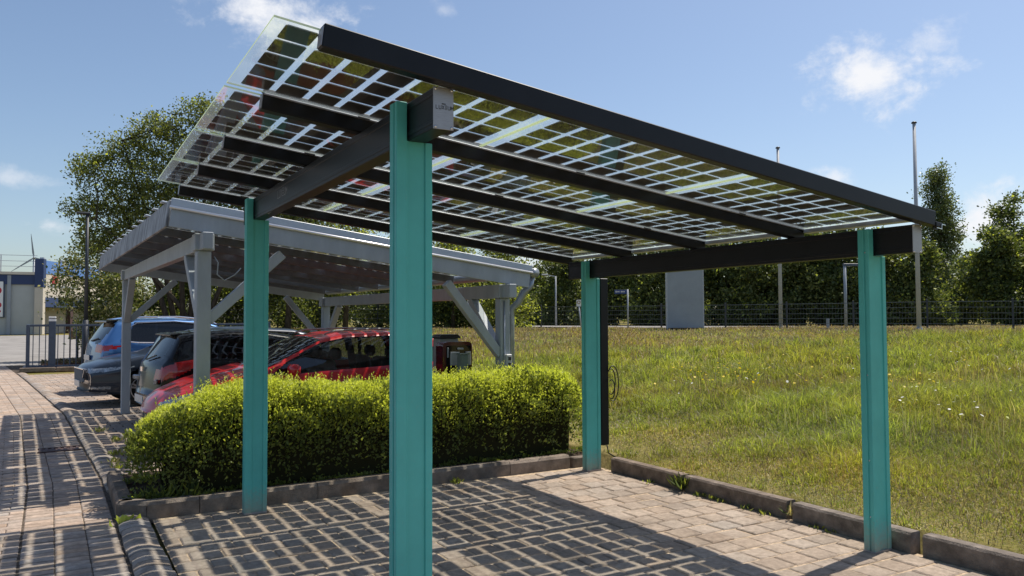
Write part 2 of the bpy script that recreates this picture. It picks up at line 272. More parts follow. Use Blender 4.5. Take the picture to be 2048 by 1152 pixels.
# ------------------------------------------------------------------ mesh builder
def frame(ex, ey, ez): return np.array([ex, ey, ez], float).T
def rotz(a): c, s = math.cos(a), math.sin(a); return np.array([[c, -s, 0], [s, c, 0], [0, 0, 1.]])
def look(d, up=(0, 0, 1)):
    d = np.array(d, float); d /= np.linalg.norm(d); u = np.array(up, float)
    if abs(d @ u) > 0.98: u = np.array([1., 0, 0])
    x = np.cross(u, d); x /= np.linalg.norm(x); return np.array([x, np.cross(d, x), d]).T
class MB:
    def __init__(s, origin=(0, 0, 0), rot=None):
        s.v = []; s.f = []; s.m = []; s.t = []; s.n = 0; s.o = np.array(origin, float); s.rot = rot
    def add(s, V, F, mi=0, tint=1.0):
        V = np.asarray(V, float); s.v.append(V); b = s.n
        for q in F: s.f.append([i + b for i in q]); s.m.append(mi); s.t.append(tint)
        s.n += len(V)
    def box(s, c, size, M=None, ch=0.0, mi=0, tint=1.0):
        h = np.array(size, float) / 2; c = np.array(c, float)
        if ch <= 0 or ch >= h.min():
            V = np.array([[x, y, z] for x in (-1, 1) for y in (-1, 1) for z in (-1, 1)], float) * h
            F = [(0, 1, 3, 2), (4, 6, 7, 5), (0, 4, 5, 1), (2, 3, 7, 6), (0, 2, 6, 4), (1, 5, 7, 3)]
        else:
            V = []; idx = {}
            for sx in (-1, 1):
                for sy in (-1, 1):
                    for sz in (-1, 1):
                        for ax in range(3):
                            q = np.array([sx, sy, sz]) * (h - ch); q[ax] = (sx, sy, sz)[ax] * h[ax]
                            idx[(sx, sy, sz, ax)] = len(V); V.append(q)
            F = []
            for ax in range(3):
                a, b = [i for i in range(3) if i != ax]
                for sg in (-1, 1):
                    q = []
                    for (p, r) in ((-1, -1), (1, -1), (1, 1), (-1, 1)):
                        k = [0, 0, 0]; k[ax] = sg; k[a] = p; k[b] = r; q.append(idx[(*k, ax)])
                    F.append(q)
                for p in (-1, 1):
                    for r in (-1, 1):
                        k0 = [0, 0, 0]; k1 = [0, 0, 0]; k0[ax] = -1; k1[ax] = 1
                        for k in (k0, k1): k[a] = p; k[b] = r
                        F.append([idx[(*k0, a)], idx[(*k1, a)], idx[(*k1, b)], idx[(*k0, b)]])
            for sx in (-1, 1):
                for sy in (-1, 1):
                    for sz in (-1, 1): F.append([idx[(sx, sy, sz, 0)], idx[(sx, sy, sz, 1)], idx[(sx, sy, sz, 2)]])
            V = np.array(V)
        if M is not None: V = V @ np.asarray(M).T
        s.add(V + c, F, mi, tint)
    def bar(s, p0, p1, w, h, up=(0, 0, 1), ch=0.0, mi=0, tint=1.0):
        p0, p1 = np.array(p0, float), np.array(p1, float); L = np.linalg.norm(p1 - p0)
        s.box((p0 + p1) / 2, (w, h, L), look(p1 - p0, up), ch, mi, tint)
    def cyl(s, p0, p1, r0, r1=None, n=12, mi=0, caps=True, tint=1.0):
        r1 = r0 if r1 is None else r1; p0, p1 = np.array(p0, float), np.array(p1, float); B = look(p1 - p0)
        a = np.arange(n) * 2 * math.pi / n; ring = np.stack([np.cos(a), np.sin(a), 0 * a], 1) @ B.T
        F = [(i, (i + 1) % n, n + (i + 1) % n, n + i) for i in range(n)]
        if caps: F += [tuple(range(n - 1, -1, -1)), tuple(range(n, 2 * n))]
        s.add(np.concatenate([p0 + ring * r0, p1 + ring * r1]), F, mi, tint)
    def tube(s, pts, r, n=8, mi=0, tint=1.0):
        pts = np.array(pts, float); m = len(pts); rs = r if hasattr(r, '__len__') else [r] * m
        V = []; a = np.arange(n) * 2 * math.pi / n; circ = np.stack([np.cos(a), np.sin(a), 0 * a], 1); pB = None
        for i in range(m):
            d = pts[min(i + 1, m - 1)] - pts[max(i - 1, 0)]; d = d / (np.linalg.norm(d) + 1e-9)
            if pB is None: B = look(d)
            else:
                x = pB[:, 0] - d * (pB[:, 0] @ d); x /= np.linalg.norm(x); B = np.array([x, np.cross(d, x), d]).T
            pB = B; V.append(pts[i] + circ @ B.T * rs[i])
        F = [(j * n + i, j * n + (i + 1) % n, (j + 1) * n + (i + 1) % n, (j + 1) * n + i) for j in range(m - 1) for i in range(n)]
        F += [tuple(range(n - 1, -1, -1)), tuple(range((m - 1) * n, m * n))]
        s.add(np.concatenate(V), F, mi, tint)
    def lathe(s, c, prof, M=None, n=24, mi=0, close=False):
        a = np.arange(n) * 2 * math.pi / n; V = []
        for r, z in prof: V.append(np.stack([np.cos(a) * r, np.sin(a) * r, 0 * a + z], 1))
        V = np.concatenate(V); k = len(prof)
        if M is not None: V = V @ np.asarray(M).T
        rng_ = range(k if close else k - 1)
        F = [(j * n + i, j * n + (i + 1) % n, ((j + 1) % k) * n + (i + 1) % n, ((j + 1) % k) * n + i) for j in rng_ for i in range(n)]
        s.add(V + np.array(c, float), F, mi)
    def prism(s, poly, a0, a1, M=None, c=(0, 0, 0), mi=0, tint=1.0):
        """poly in local x,y extruded along local z from a0 to a1"""
        n = len(poly); V = np.array([[p[0], p[1], a0] for p in poly] + [[p[0], p[1], a1] for p in poly], float)
        if M is not None: V = V @ np.asarray(M).T
        F = [(i, (i + 1) % n, n + (i + 1) % n, n + i) for i in range(n)] + [tuple(range(n - 1, -1, -1)), tuple(range(n, 2 * n))]
        s.add(V + np.array(c, float), F, mi, tint)
    def build(s, name, mats, parent=None, smooth=False, tint=False, fixn=True):
        V = np.concatenate(s.v) - s.o
        if s.rot is not None: V = V @ s.rot            # world -> local of a z-rotated root
        me = bpy.data.meshes.new(name); me.from_pydata(V.tolist(), [], s.f)
        mats = mats if isinstance(mats, (list, tuple)) else [mats]
        for q in mats: me.materials.append(MT[q] if isinstance(q, str) else q)
        if len(mats) > 1: me.polygons.foreach_set('material_index', np.array(s.m, np.int32))
        if smooth: me.polygons.foreach_set('use_smooth', np.ones(len(s.f), bool))
        if tint: set_tint(me, np.array(s.t))
        if fixn:
            import bmesh
            bm = bmesh.new(); bm.from_mesh(me); bmesh.ops.recalc_face_normals(bm, faces=bm.faces); bm.to_mesh(me); bm.free()
        o = bpy.data.objects.new(name, me); COL.objects.link(o)
        if parent is not None: o.parent = parent
        return o
def set_tint(me, t):
    at = me.attributes.new('tint', 'FLOAT_COLOR', 'FACE')
    t = np.asarray(t, float)
    if t.ndim == 1: t = np.stack([t, t, t], 1)
    at.data.foreach_set('color', np.concatenate([t, np.ones((len(t), 1))], 1).astype(np.float32).ravel())
def fast_mesh(name, V, F, mats, mi=None, tint=None, parent=None, smooth=False):
    """V (n,3), F (m,k) uniform polygons; foreach_set for large foliage meshes"""
    me = bpy.data.meshes.new(name); n, (m, k) = len(V), F.shape
    me.vertices.add(n); me.vertices.foreach_set('co', np.asarray(V, np.float32).ravel())
    me.loops.add(m * k); me.loops.foreach_set('vertex_index', F.astype(np.int32).ravel())
    me.polygons.add(m); me.polygons.foreach_set('loop_start', np.arange(0, m * k, k, dtype=np.int32))
    try: me.polygons.foreach_set('loop_total', np.full(m, k, np.int32))
    except Exception: pass
    for q in mats: me.materials.append(MT[q])
    if mi is not None: me.polygons.foreach_set('material_index', np.asarray(mi, np.int32))
    if smooth: me.polygons.foreach_set('use_smooth', np.ones(m, bool))
    me.update(calc_edges=True); me.validate()
    if tint is not None: set_tint(me, tint)
    o = bpy.data.objects.new(name, me); COL.objects.link(o)
    if parent is not None: o.parent = parent
    return o
def tag(o, label=None, cat=None, group=None, kind=None):
    if label: o['label'] = label
    if cat: o['category'] = cat
    if group: o['group'] = group
    if kind: o['kind'] = kind
    return o
def thing(name, loc, label, cat, group=None, rz=0.0):
    o = bpy.data.objects.new(name, None); COL.objects.link(o); o.location = loc; o.rotation_euler = (0, 0, rz); o.empty_display_size = 0.3
    return tag(o, label, cat, group)
def copy_tree(o, parent=None):
    kids = list(o.children); c = o.copy(); COL.objects.link(c)
    if parent is not None: c.parent = parent
    for k in kids: copy_tree(k, c)
    return c
def sstep(x, a, b): t = np.clip((x - a) / (b - a), 0, 1); return t * t * (3 - 2 * t)
def vnoise(x, y, sc, seed=0):
    """cheap smooth value noise for numpy"""
    x = np.asarray(x, float) * sc; y = np.asarray(y, float) * sc
    xi = np.floor(x).astype(int); yi = np.floor(y).astype(int); fx = x - xi; fy = y - yi; fx = fx * fx * (3 - 2 * fx); fy = fy * fy * (3 - 2 * fy)
    def h(a, b):
        k = (a * 374761393 + b * 668265263 + seed * 974711) & 0x7fffffff; k = ((k ^ (k >> 13)) * 1274126177) & 0x7fffffff
        return (k ^ (k >> 16)) % 10007 / 10007.0
    return (h(xi, yi) * (1 - fx) + h(xi + 1, yi) * fx) * (1 - fy) + (h(xi, yi + 1) * (1 - fx) + h(xi + 1, yi + 1) * fx) * fy

# ------------------------------------------------------------------ terrain
def edge(Y):      # street edge (kerb) as a function of Y
    return np.interp(Y, [-8, 2, 5.4, 11.8, 21.2, 25, 60], [-0.88, -0.90, -0.93, -1.21, -2.07, -2.45, -6.0])
def hgt(X, Y):
    X = np.asarray(X, float); Y = np.asarray(Y, float)
    u = np.clip((X - 3.95) / 17.5 + np.clip(Y - 14, 0, None) / 22, 0, 1)
    u = u * (1.25 - 0.25 * u)
    ramp = np.where(X > 3.86, 0.10 + 1.00 * np.clip(u, 0, 1), 0.0)
    back = 1.15 * sstep(X, 0.5, 4.0) * sstep(Y, 20, 31)
    z = np.maximum(ramp, back)
    z = z + 0.05 * (vnoise(X, Y, 0.5, 3) - 0.5) * (X > 5)
    flat = (X <= 3.86) & (Y < 24.2)
    return np.where(flat, -0.05, np.where((X <= 3.86), np.maximum(back - 0.05 * (1 - sstep(X, 0.6, 3.8)), -0.05), z))
def ground():
    gx = np.unique(np.concatenate([np.linspace(-2500, -80, 14), np.arange(-80, -6, 4.0), np.arange(-6, 3.5, 0.5), [3.855, 3.865], np.arange(4.0, 34, 0.4), np.arange(34, 110, 4.0), np.linspace(110, 2500, 14)]))
    gy = np.unique(np.concatenate([np.linspace(-2500, -60, 12), np.arange(-60, -6, 4.0), np.arange(-6, 40, 0.5), np.arange(40, 130, 4.0), np.linspace(130, 2500, 14)]))
    X, Y = np.meshgrid(gx, gy); Z = hgt(X, Y); nx, ny = len(gx), len(gy)
    V = np.stack([X.ravel(), Y.ravel(), Z.ravel()], 1)
    i = np.arange(nx - 1); j = np.arange(ny - 1); I, J = np.meshgrid(i, j); a = (J * nx + I).ravel()
    F = np.stack([a, a + 1, a + nx + 1, a + nx], 1)
    o = fast_mesh('ground', V, F, ['ground'], smooth=True); tag(o, kind='structure'); return o
ground()
def sheet(name, pts, z, m, kind='structure'):
    b = MB(); n = len(pts); b.add([[p[0], p[1], z] for p in pts], [list(range(n))])
    o = b.build(name, m, fixn=False); tag(o, kind=kind); return o
# pavers -------------------------------------------------------------------
def paver(b, x0, x1, y0, y1, z, ch, tint, mi=0, tilt=(0, 0)):
    cx, cy = (x0 + x1) / 2, (y0 + y1) / 2
    V = []
    for (x, y) in ((x0, y0), (x1, y0), (x1, y1), (x0, y1)):
        V.append((x, y, z - 0.03))
    for (x, y) in ((x0, y0), (x1, y0), (x1, y1), (x0, y1)):
        V.append((x, y, z - ch + (x - cx) * tilt[0] + (y - cy) * tilt[1]))
    c = ch * 1.3
    for (x, y) in ((x0 + c, y0 + c), (x1 - c, y0 + c), (x1 - c, y1 - c), (x0 + c, y1 - c)):
        V.append((x, y, z + (x - cx) * tilt[0] + (y - cy) * tilt[1]))
    F = [(8, 9, 10, 11)]
    for k in range(4): F.append((k, (k + 1) % 4, 4 + (k + 1) % 4, 4 + k)); F.append((4 + k, 4 + (k + 1) % 4, 8 + (k + 1) % 4, 8 + k))
    b.add(V, F, mi, tint)
def tints(base, s, warm=0.04):
    k = base * (1 + rng.normal(0, s)); w = rng.normal(0, warm); return (k * (1 + w), k, k * (1 - w))
# parking bay
sheet('parking_bay_bedding', [(-0.66, -8), (3.72, -8), (3.72, 3.55), (-0.66, 3.55)], -0.0085, 'sand')
b = MB(); y = 3.42; row = 0
while y > -3.4:
    x = -0.655 + (0.0 if row % 2 == 0 else -0.105)
    while x < 3.66:
        x0, x1 = max(x + 0.006, -0.65), min(x + 0.204, 3.665)
        if x1 - x0 > 0.04:
            j = rng.normal(0, 0.0018, 4)
            paver(b, x0 + j[0], x1 + j[1], y - 0.203 + j[2], y - 0.009 + j[3], rng.normal(0, 0.0022), 0.007, tints(1, 0.055, 0.02), 0, rng.normal(0, 0.010, 2))
        x += 0.21
    y -= 0.212; row += 1
tag(b.build('parking_bay', 'paver_bay', tint=True, fixn=False), kind='structure')
# street: brick gutter courses beside the kerb, then stretcher-bond pavers
sheet('street_bedding', [(-12, -8), (-0.72, -8), (-0.75, 5.4), (-1.03, 11.8), (-1.9, 21.2), (-2.36, 25), (-2.36, 29.3), (-14, 29.3)], -0.0095, 'joint')
sheet('gate_apron', [(-2.36, 25.2), (0.6, 25.2), (0.6, 29.6), (-2.36, 29.6)], -0.012, 'asphalt')
b = MB()
yy = 1.0
while yy < 29.2:
    e = float(edge(yy)) - 0.02; big = yy > 16
    st = 0.105
    for c in range(3):
        x1 = e - c * 0.205; paver(b, x1 - 0.2005, x1, yy, yy + st - 0.015, rng.normal(-0.004, 0.0015), 0.006, tints(0.98, 0.09), 0, rng.normal(0, 0.006, 2))
    ncol = 10 if yy < 12 else 24
    for c in range(ncol):
        odd = int(round((yy - 1) / 0.105)) % 2
        x1 = e - 0.625 - c * 0.205 + (0.1025 if odd and c else 0)
        if x1 < -6.5: break
        paver(b, x1 - (0.098 if odd and c == 0 else 0.2005), x1, yy, yy + st - 0.015, rng.normal(-0.002, 0.0015), 0.006, tints(1.03, 0.09), 0, rng.normal(0, 0.006, 2))
    yy += st
tag(b.build('street', 'paver', tint=True, fixn=False), kind='structure')
sheet('road', [(-60, 29.4), (-0.4, 29.4), (0.4, 36), (0.4, 60), (0.2, 93), (-60, 96)], -0.006, 'asphalt')
# parking lot behind the bed
sheet('parking_lot_bedding', [(-0.95, 4.5), (3.84, 4.5), (3.84, 23.5), (-2.2, 23.5), (-1.1, 11.8), (-0.95, 5.4)], -0.0105, 'joint')
b = MB(); yy = 4.62; row = 0
while yy < 23.4:
    x = float(edge(yy)) + 0.2 - (0.15 if row % 2 else 0)
    while x < 3.8:
        xa = max(x + 0.008, float(edge(yy)) + 0.215)
        if x + 0.292 - xa > 0.04: paver(b, xa, x + 0.292, yy + 0.006, yy + 0.194, rng.normal(0, 0.002), 0.006, tints(0.88, 0.08), 0, rng.normal(0, 0.006, 2))
        x += 0.3
    yy += 0.2; row += 1
tag(b.build('parking_lot', 'paver', tint=True, fixn=False), kind='structure')
# low rounded kerb along the street
b = MB(); yy = -3.0
while yy < 24:
    if not (3.5 < yy < 4.7):
        e = float(edge(yy)); s = float(edge(yy + 0.5) - edge(yy - 0.5))
        Mz = rotz(-math.atan(s))
        prof = [(-0.0, -0.03), (0.0, 0.010), (0.03, 0.026), (0.075, 0.036), (0.14, 0.033), (0.215, 0.012), (0.235, -0.03)]
        w = 0.118 if yy < 8 else 0.24
        Mk = Mz @ np.array([[1, 0, 0], [0, 0, -1], [0, 1, 0.]])
        b.prism(prof, -w / 2 + 0.004, w / 2 - 0.004, Mk, (e + rng.normal(0, 0.003), yy + w / 2, rng.normal(0, 0.002)), 0, tints(0.95, 0.07))
        yy += w
    else: yy += 0.118
tag(b.build('kerb', 'kerbpale', tint=True), kind='structure')
# raised kerb stones round the planting bed
bx0, by0 = -0.92, 3.50
b = MB()
prof = [(0, -0.04), (0, 0.105), (0.022, 0.13), (0.115, 0.13), (0.12, 0.125), (0.12, -0.04)]   # local x = into bed
Mx = frame((0, 1, 0), (0, 0, 1), (1, 0, 0))     # profile x->Y, y->Z, extrude->X
cuts = [-0.70, -0.30, 0.69, 1.69, 2.68, 3.42]
for a0, a1 in zip(cuts[:-1], cuts[1:]): b.prism(prof, a0 + 0.003, a1 - 0.003, Mx, (0, by0 + rng.normal(0, 0.003), rng.normal(0, 0.002)), 0, tints(1, 0.08))
b.box((3.62, by0 + 0.045, 0.03), (0.32, 0.10, 0.14), rotz(0.03), 0.01, 0, tints(0.95, 0.05))
# chamfered corner and street side
My = frame((1, 0, 0), (0, 0, 1), (0, -1, 0))
dd = np.array([-0.20, 0.16]); L = np.hypot(*dd); d3 = np.array([dd[0] / L, dd[1] / L, 0])
Mc = frame((-d3[1] * -1 * 1.0 * 1, 0, 0), (0, 0, 1), d3)
nrm = np.array([d3[1], -d3[0], 0]);  nrm = nrm if nrm[1] > 0 else -nrm
b.prism(prof, 0.0, L, frame(nrm, (0, 0, 1), d3), (-0.705, by0, 0), 0, tints(1, 0.05))
b.prism(prof, -1.45, 0.0, My, (bx0 + 0.012, by0 + 0.165, 0), 0, tints(0.96, 0.05))
tag(b.build('bed_kerb', 'kerb', tint=True), kind='structure')
b = MB(); gx = np.linspace(-0.82, 3.84, 60); gy = np.linspace(3.60, 5.15, 20); Xg, Yg = np.meshgrid(gx, gy)
Zg = 0.095 + 0.025 * (vnoise(Xg, Yg, 6, 2) - 0.5) * 2 * 0.6; Zg[-1] = -0.05; Zg[:, -1] = -0.05
V = np.stack([Xg.ravel(), Yg.ravel(), Zg.ravel()], 1); F = np.array([[j * 60 + i, j * 60 + i + 1, (j + 1) * 60 + i + 1, (j + 1) * 60 + i] for j in range(19) for i in range(59)])
tag(fast_mesh('planting_bed', V, F, ['soil'], smooth=True), kind='structure')
# separate kerb stones between bay and meadow
stones = [(3.12, 2.06, 0, 'weathered kerb stone at meadow edge right beside the far right post foot'),
          (2.02, 0.86, 0.006, 'long weathered kerb stone at meadow edge with a grass tuft at its far end'),
          (0.79, -0.20, -0.012, 'kerb stone directly behind the foot of the rightmost teal post'),
          (-0.27, -1.42, 0.016, 'kerb stone at the bottom right corner of the photo past the last gap'),]
for y1, y0, dx, lab in stones:
    b = MB(origin=(3.73, (y0 + y1) / 2, 0)); L = y1 - y0
    n = 9; prof = [(0, -0.04), (0, 0.122), (0.014, 0.138), (0.10, 0.138), (0.108, 0.13), (0.108, -0.04)]
    b.prism(prof, -L / 2, L / 2, rotz(dx) @ frame((1, 0, 0), (0, 0, 1), (0, -1, 0)), (3.675 + dx, (y0 + y1) / 2, 0), 0, tints(0.86, 0.05))
    o = b.build('kerb_stone', 'kerb', tint=True); o.location = (3.73, (y0 + y1) / 2, 0); tag(o, lab, 'kerb stone', 'loose kerb stones along the meadow')
# drain grate
b = MB(origin=(-1.30, 7.75, 0)); 
for k in range(7): b.box((-1.30 - 0.2 + k * 0.066, 7.75, 0.004), (0.03, 0.30, 0.012), None, 0.002)
b.box((-1.30, 7.60, 0.0045), (0.46, 0.03, 0.014)); b.box((-1.30, 7.90, 0.0045), (0.46, 0.03, 0.014)); b.box((-1.30, 7.75, -0.002), (0.40, 0.27, 0.006))
o = b.build('drain_grate', 'iron'); o.location = (-1.30, 7.75, 0); tag(o, 'rusty iron drain grate set in the street pavers near the kerb', 'drain')

# ------------------------------------------------------------------ solar carport
SL = 0.118; TH = math.atan(SL)
EX = np.array([math.cos(TH), 0, -math.sin(TH)]); EY = np.array([0, 1., 0]); EZ = np.array([math.sin(TH), 0, math.cos(TH)])
RF = np.array([EX, EY, EZ]).T; RO = np.array([0.06, 0, 2.617])
def rp(x, y, z): return RO + EX * x + EY * y + EZ * z      # roof-plane point; x measured along the slope from X = 0.06
LX, WY = 3.442, 3.306
carport = thing('solar_carport', (0, 0, 0), 'carport with four teal posts, black beams and a see-through solar glass roof', 'carport')
def teal_post(X, Y, ztop, zbeam):
    b = MB()
    D = 0.085
    # full-height flange with a screw groove in its street side
    b.box((X + 0.027, Y - 0.0225, ztop / 2), (0.054, 0.045, ztop), None, 0.003)
    b.box((X + 0.031, Y - 0.0515, ztop / 2), (0.046, 0.013, ztop))
    b.box((X + 0.027, Y - 0.0715, ztop / 2), (0.054, 0.027, ztop), None, 0.003)
    # shorter seat under the beam, front face stepped
    h = zbeam
    b.box((X + 0.055 + 0.045, Y - 0.038, h / 2), (0.092, 0.076, h))
    b.box((X + 0.164, Y - 0.0425, h / 2), (0.036, 0.085, h), None, 0.003)
    b.box((X + 0.0575, Y - 0.079, h / 2), (0.008, 0.006, h))
    o = b.build('post', 'teal', carport)
    for z in (0.24, 0.62, 1.2, ztop - 0.16):
        s = MB(); s.lathe((X + 0.0085, Y - 0.0515, z), [(0.0, 0.006), (0.005, 0.004), (0.0065, 0.0)], frame((0, 1, 0), (0, 0, 1), (-1, 0, 0)), 10); s.build('screw', 'steel', o, fixn=False)
    f = MB(); f.box((X + 0.09, Y - 0.0425, 0.006), (0.185, 0.09, 0.012)); f.build('base_plate', 'alu', o)
    return o
teal_post(0, 0, 2.612, 2.43); teal_post(0, WY, 2.606, 2.43)
teal_post(LX, 0, 2.20, 2.015); teal_post(LX, WY, 2.195, 2.015)
def glyph_boxes(b, text, origin, ex, ez, nrm, h, th, col=0):
    """simple sans capitals from strokes; origin = lower left; returns width"""
    o = np.array(origin, float); ex, ez, nrm = map(lambda q: np.array(q, float), (ex, ez, nrm)); w = 0.62 * h; t = 0.13 * h; x = 0
    def st(x0, z0, x1, z1):
        p0 = o + ex * x0 + ez * z0; p1 = o + ex * x1 + ez * z1; b.bar(p0, p1, t, th, nrm_up, mi=col)
    nrm_up = nrm
    S = {'L': [(0, 1, 0, 0), (0, 0, .9, 0)], 'U': [(0, 1, 0, .12), (0, .12, .15, 0), (.15, 0, .85, 0), (.85, 0, 1, .12), (1, .12, 1, 1)],
         'X': [(0, 0, 1, 1), (0, 1, 1, 0)], 'E': [(0, .03, .9, .03), (0, .36, .9, .36), (0, .70, .9, .70), (0, 1.02, .9, 1.02)],
         'M': [(0, 0, 0, 1), (0, 1, .55, .3), (.55, .3, 1.1, 1), (1.1, 1, 1.1, 0)]}
    for c in text:
        for a in S[c]: st(x + a[0] * w, a[1] * h, x + a[2] * w, a[3] * h)
        x += w * (1.42 if c != 'M' else 1.5)
    return x
def beam(X, zb, zt, logo):
    b = MB(); y0, y1 = -0.365, 3.62; w = 0.092; cx = X + 0.06 + w / 2
    b.box((cx, (y0 + y1) / 2, (zb + zt) / 2), (w, y1 - y0, zt - zb), None, 0.004)
    for dz in (0.030, zt - zb - 0.034): b.box((cx, (y0 + y1) / 2, zb + dz), (w + 0.006, y1 - y0, 0.012 if dz > 0.1 else 0.02), None, 0.002)
    o = b.build('beam', 'black', carport)
    p = MB(); p.box((cx, y0 - 0.0035, (zb + zt) / 2), (w + 0.006, 0.004, zt - zb + 0.004), None, 0.001)
    ph = p.build('end_plate', 'alu', o)
    q = MB(); q.box((cx, y1 + 0.0035, (zb + zt) / 2), (w + 0.006, 0.004, zt - zb + 0.004)); q.build('end_plate', 'black', o)
    for sx in (-1, 1):
        for sz in (-1, 1):
            k = MB(); k.lathe((cx + sx * 0.039, y0 - 0.0055, (zb + zt) / 2 + sz * (zt - zb) * 0.46), [(0.0, 0.005), (0.004, 0.0042), (0.0068, 0.001), (0.0068, 0)], frame((1, 0, 0), (0, 0, 1), (0, -1, 0)), 12)
            k.build('screw', 'steel', o, True, fixn=False)
    if logo:
        g = MB(); h = 0.0165
        tw = glyph_boxes(g, 'LUXEUM', (cx - 0.0365, y0 - 0.0063, (zb + zt) / 2 - 0.004), (1, 0, 0), (0, 0, 1), (0, -1, 0), h, 0.001)
        for i in range(3): g.box((cx - 0.006 + i * 0.0065, y0 - 0.0063, (zb + zt) / 2 + 0.0195), (0.005, 0.001, 0.005))
        g.build('logo', 'ink', o)
        g = MB(); h = 0.055
        glyph_boxes(g, 'LUXEUM', (X + 0.0592, 2.42, zb + 0.068), (0, -1, 0), (0, 0, 1), (-1, 0, 0), h, 0.0012)
        for i in range(3): g.box((X + 0.0592, 2.30 - i * 0.022, zb + 0.147), (0.0012, 0.016, 0.012))
        g.build('logo', 'inkgrey', o)
    return o
beam(0, 2.43, 2.612, True); beam(LX, 2.02, 2.204, False)
XL, XR = -0.52, 3.605      # along-slope ends of the rails
PX0, PX1 = -0.71, 3.645
railY = [-0.44, 0.609, 1.672, 2.705, 3.755]
for i, y in enumerate(railY):
    b = MB(); xm, L = (XL + XR) / 2, XR - XL
    if i == 0:
        b.box(rp(xm, y + 0.032, 0.050), (L, 0.064, 0.100), RF, 0.005)
        b.box(rp(xm, y + 0.075, 0.070), (L, 0.022, 0.012), RF)
    else:
        b.prism([(0.0, 0.012), (0.012, 0.0), (0.060, 0.0), (0.072, 0.012), (0.072, 0.030), (0.062, 0.042), (0.062, 0.082), (0.010, 0.082), (0.010, 0.042), (0.0, 0.030)] if False else
                [(0.0, 0.006), (0.006, 0.0), (0.064, 0.0), (0.07, 0.006), (0.07, 0.083), (0.0, 0.083)], XL, XR, frame(EY, EZ, EX), RO + EY * y, 0)
        b.box(rp(xm, y + 0.035, 0.104), (L, 0.066, 0.012), RF, 0.003)
    o = b.build('rail', 'black', carport)
    e = MB(); e.box(rp(XL - 0.0025, y + (0.032 if i == 0 else 0.035), 0.046), (0.004, 0.058, 0.078), RF, 0.001); e.build('end_cap', 'lip', o)
    if i > 0:
        g = MB(); g.box(rp(xm, y - 0.006, 0.078), (L, 0.010, 0.010), RF, 0.002); g.build('gasket', 'lip', o)
for r in range(4):
    b = MB(); y0_, y1_ = railY[r] + 0.072, railY[r + 1] - 0.002; b.box(rp(PX1 - 0.030, (y0_ + y1_) / 2, 0.068), (0.05, y1_ - y0_, 0.032), RF, 0.003); b.build('edge_profile', 'busbar', carport)
# open profile pieces at the lower end of the front rail
o = MB(); o.box(rp(XR + 0.035, railY[0] + 0.02, 0.015), (0.07, 0.05, 0.030), RF, 0.003); o.box(rp(XR + 0.03, railY[0] + 0.02, -0.008), (0.05, 0.006, 0.02), RF)
hb = o.build('clamp', 'black', carport)
o = MB(); o.box(rp(XR + 0.075, railY[0] - 0.008, 0.02), (0.04, 0.004, 0.004), RF); o.box(rp(XR + 0.055, railY[0] - 0.008, 0.002), (0.004, 0.004, 0.036), RF); o.box(rp(XR + 0.03, railY[0] - 0.008, -0.012), (0.06, 0.004, 0.004), RF)
o.build('clip', 'steel', hb)
def module_meshes(L, W, ncol, nrow, mx, my, gx, gy):
    """glass plate and its cells, centred, in local coordinates"""
    g = MB(); h = np.array([L, W, 0.009]) / 2; V = np.array([[x, y, z] for x in (-1, 1) for y in (-1, 1) for z in (-1, 1)], float) * h
    g.add(V, [(0, 2, 6, 4), (1, 5, 7, 3)], 0); g.add(V, [(0, 1, 3, 2), (4, 6, 7, 5), (0, 4, 5, 1), (2, 3, 7, 6)], 1)
    c = MB(); px = (L - 2 * mx + gx) / ncol; py = (W - 2 * my + gy) / nrow
    for i in range(ncol):
        for j in range(nrow):
            x0 = -L / 2 + mx + i * px; y0 = -W / 2 + my + j * py; x1 = x0 + px - gx; y1 = y0 + py - gy; k = 0.010
            poly = [(x0 + k, y0), (x1 - k, y0), (x1, y0 + k), (x1, y1 - k), (x1 - k, y1), (x0 + k, y1), (x0, y1 - k), (x0, y0 + k)]
            c.prism(poly, -0.0005, 0.0005)
    return g, c
pitch = (PX1 - PX0) / 3; first = None
g_, c_ = module_meshes(pitch - 0.012, 0.992, 8, 5, 0.060, 0.042, 0.033, 0.016)
RM4 = Matrix([[*RF[i], 0] for i in range(3)] + [[0, 0, 0, 1]])
for r in range(4):
    yc = (railY[r] + railY[r + 1]) / 2 + 0.036
    for k in range(3):
        if first is None:
            gl = g_.build('solar_panel', ['pvglass', 'glassedge'], carport); ce = c_.build('cells', 'cell', gl); first = (gl, ce)
            jb = MB(); jb.box((0, 0.487, -0.011), (0.07, 0.02, 0.012), None, 0.002)
            jx = jb.build('junction_box', 'darkplastic', gl); first += (jx,)
        else:
            gl = first[0].copy(); COL.objects.link(gl); gl.parent = carport
            for ch in first[1:]: c2 = ch.copy(); COL.objects.link(c2); c2.parent = gl
        c = rp(PX0 + (k + 0.5) * pitch, yc, 0.0905)
        gl.matrix_local = Matrix.Translation(tuple(c)) @ RM4
# cable duct and cables behind the far right post
b = MB(); b.box((LX + 0.255, WY - 0.03, 1.135), (0.10, 0.075, 1.77), None, 0.006); dct = b.build('cable_duct', 'black', carport)
for k, (r0, zc) in enumerate(((0.08, 0.92), (0.11, 0.90), (0.06, 0.84))):
    b = MB(); a = np.linspace(-1.9, 2.2, 16); b.tube(np.stack([LX + 0.285 + 0.5 * r0 + r0 * np.cos(a) * 0.7, WY - 0.08 + 0 * a - 0.01 * k, zc + r0 * 1.7 * np.sin(a)], 1), 0.006, 6); b.build('cable', 'cable', carport, True)
b = MB(); b.tube([(LX + 0.27, WY - 0.07, 0.25), (LX + 0.30, WY - 0.06, 0.16), (LX + 0.42, WY - 0.03, 0.10), (LX + 0.52, WY, 0.05)], 0.007, 6)
b.build('cable', 'cable', carport, True)

